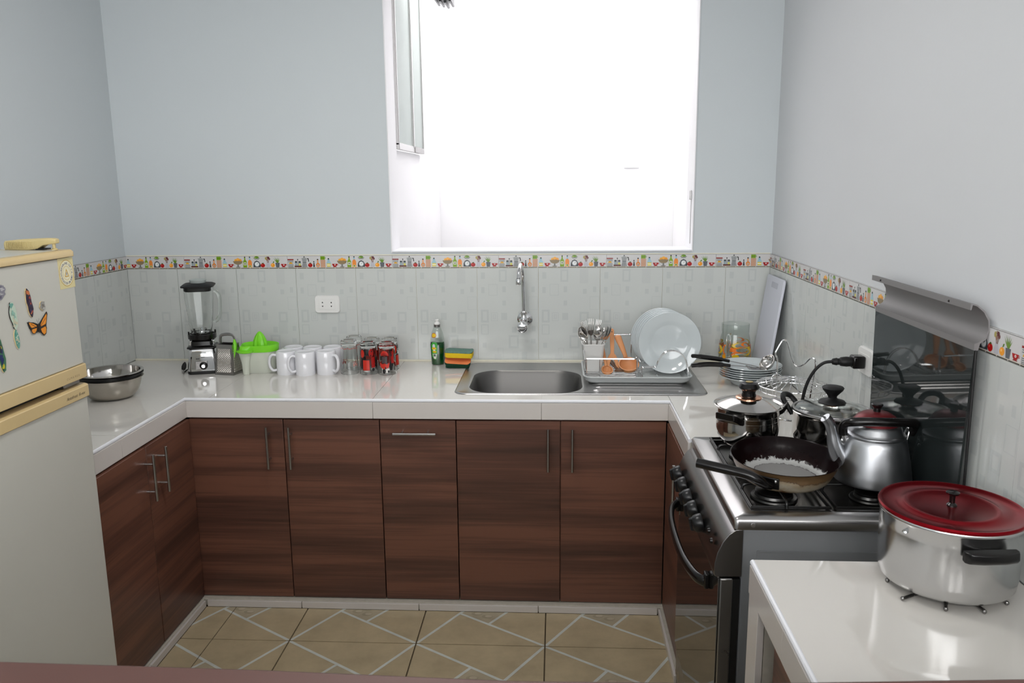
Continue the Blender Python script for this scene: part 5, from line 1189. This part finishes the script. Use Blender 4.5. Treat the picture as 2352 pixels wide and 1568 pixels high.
# ------------------------------------------------------------------ big pot on its wire trivet, near worktop
tv = thing('trivet', 'small metal rod trivet under the big red-lidded pot', 'trivet', (2.712, -2.045, ZC))
for k in range(5):
    a = .525+k*PI/5; c, s = math.cos(a), math.sin(a); R = .106+(.016 if k == 0 else 0)
    MB().tube([(-R*c, -R*s, .0042+.0010*k), (R*c, R*s, .0042+.0010*k)], .0032, 8).build('rod', M['steel_dk'], tv)
for k in range(10):
    a = .525+k*PI/5; R = .108+(.016 if k in (0, 5) else 0); MB().sphere((R*math.cos(a), R*math.sin(a), .0044), .0044, 10).build('ball_end', M['steel_dk'], tv)
n = 40; MB().tube([(.085*math.cos(2*PI*i/n), .085*math.sin(2*PI*i/n), .0128) for i in range(n)], .0022, 7, closed=True).build('ring', M['steel_dk'], tv)
bp = thing('stock_pot', 'big aluminium pot with flat red lid and black side handles', 'pot', (2.714, -2.036, ZC+.0152))
pr = [(0, 0), (.112, 0), (.1185, .003), (.122, .009), (.1245, .030), (.1265, .11), (.1268, .134), (.1295, .137), (.1300, .141), (.1285, .1435), (.1245, .140), (.1240, .11), (.119, .012), (0, .004)]
MB().lathe(pr, 96).build('pot_body', M['alu_shine'], bp, ang=50)
MB().lathe([(0, .141), (.120, .141), (.1285, .1438), (.1312, .1445), (.1318, .148), (.1295, .1512), (.124, .1505), (.119, .1478), (.090, .1478), (.086, .1500), (.079, .1515), (.074, .1495), (0, .1495)], 96).build('pot_lid', M['red_alu'], bp, ang=40)
kb = MB().lathe([(0, .149), (.010, .149), (.0095, .152), (.0055, .156), (.0055, .170), (.012, .174), (.0125, .177), (.010, .1785), (0, .178)], 28).build('lid_knob', M['bakelite'], bp)
for a in (-1.48, -1.48+PI):
    c, s = math.cos(a), math.sin(a); f = lambda x, y, z: (x*c-y*s, x*s+y*c, z)
    MB().loft([[f(.126, y, .118), f(.126+d, y, .116+.002), f(.128+d, y, .104), f(.128+d*.7, y, .096), f(.126, y, .098)] for y, d in ((-.050, .010), (-.044, .020), (-.020, .026), (.020, .026), (.044, .020), (.050, .010))]).build('side_handle', M['bakelite'], bp, bevel=.003, seg=3)
MB().lathe([(0, 0), (.006, 0), (.005, .003), (0, .004)], 12).build('rivet', M['chrome'], bp, loc=(.126*math.cos(PI+.5), .126*math.sin(PI+.5), .12))

# ------------------------------------------------------------------ low wall and bar top in front of the camera
struct(MB().box(-.2, RW+.1, -2.93, -2.775, 0, 1.06).build('wall_counter', M['paint'], smooth=False))
lt = MB(); P = [(.0, -2.745), (.9, -2.752), (1.302, -2.757), (1.611, -2.761), (1.895, -2.770), (2.150, -2.764), (2.454, -2.744), (RW-.004, -2.715), (RW-.004, -3.02), (.0, -3.02)]
lt.prism(P[::-1], 1.0605, 1.10); o = lt.build('bar_top', M['ledge'], bevel=.004); tag(o, 'reddish brown laminate bar top along the bottom photo edge', 'counter')
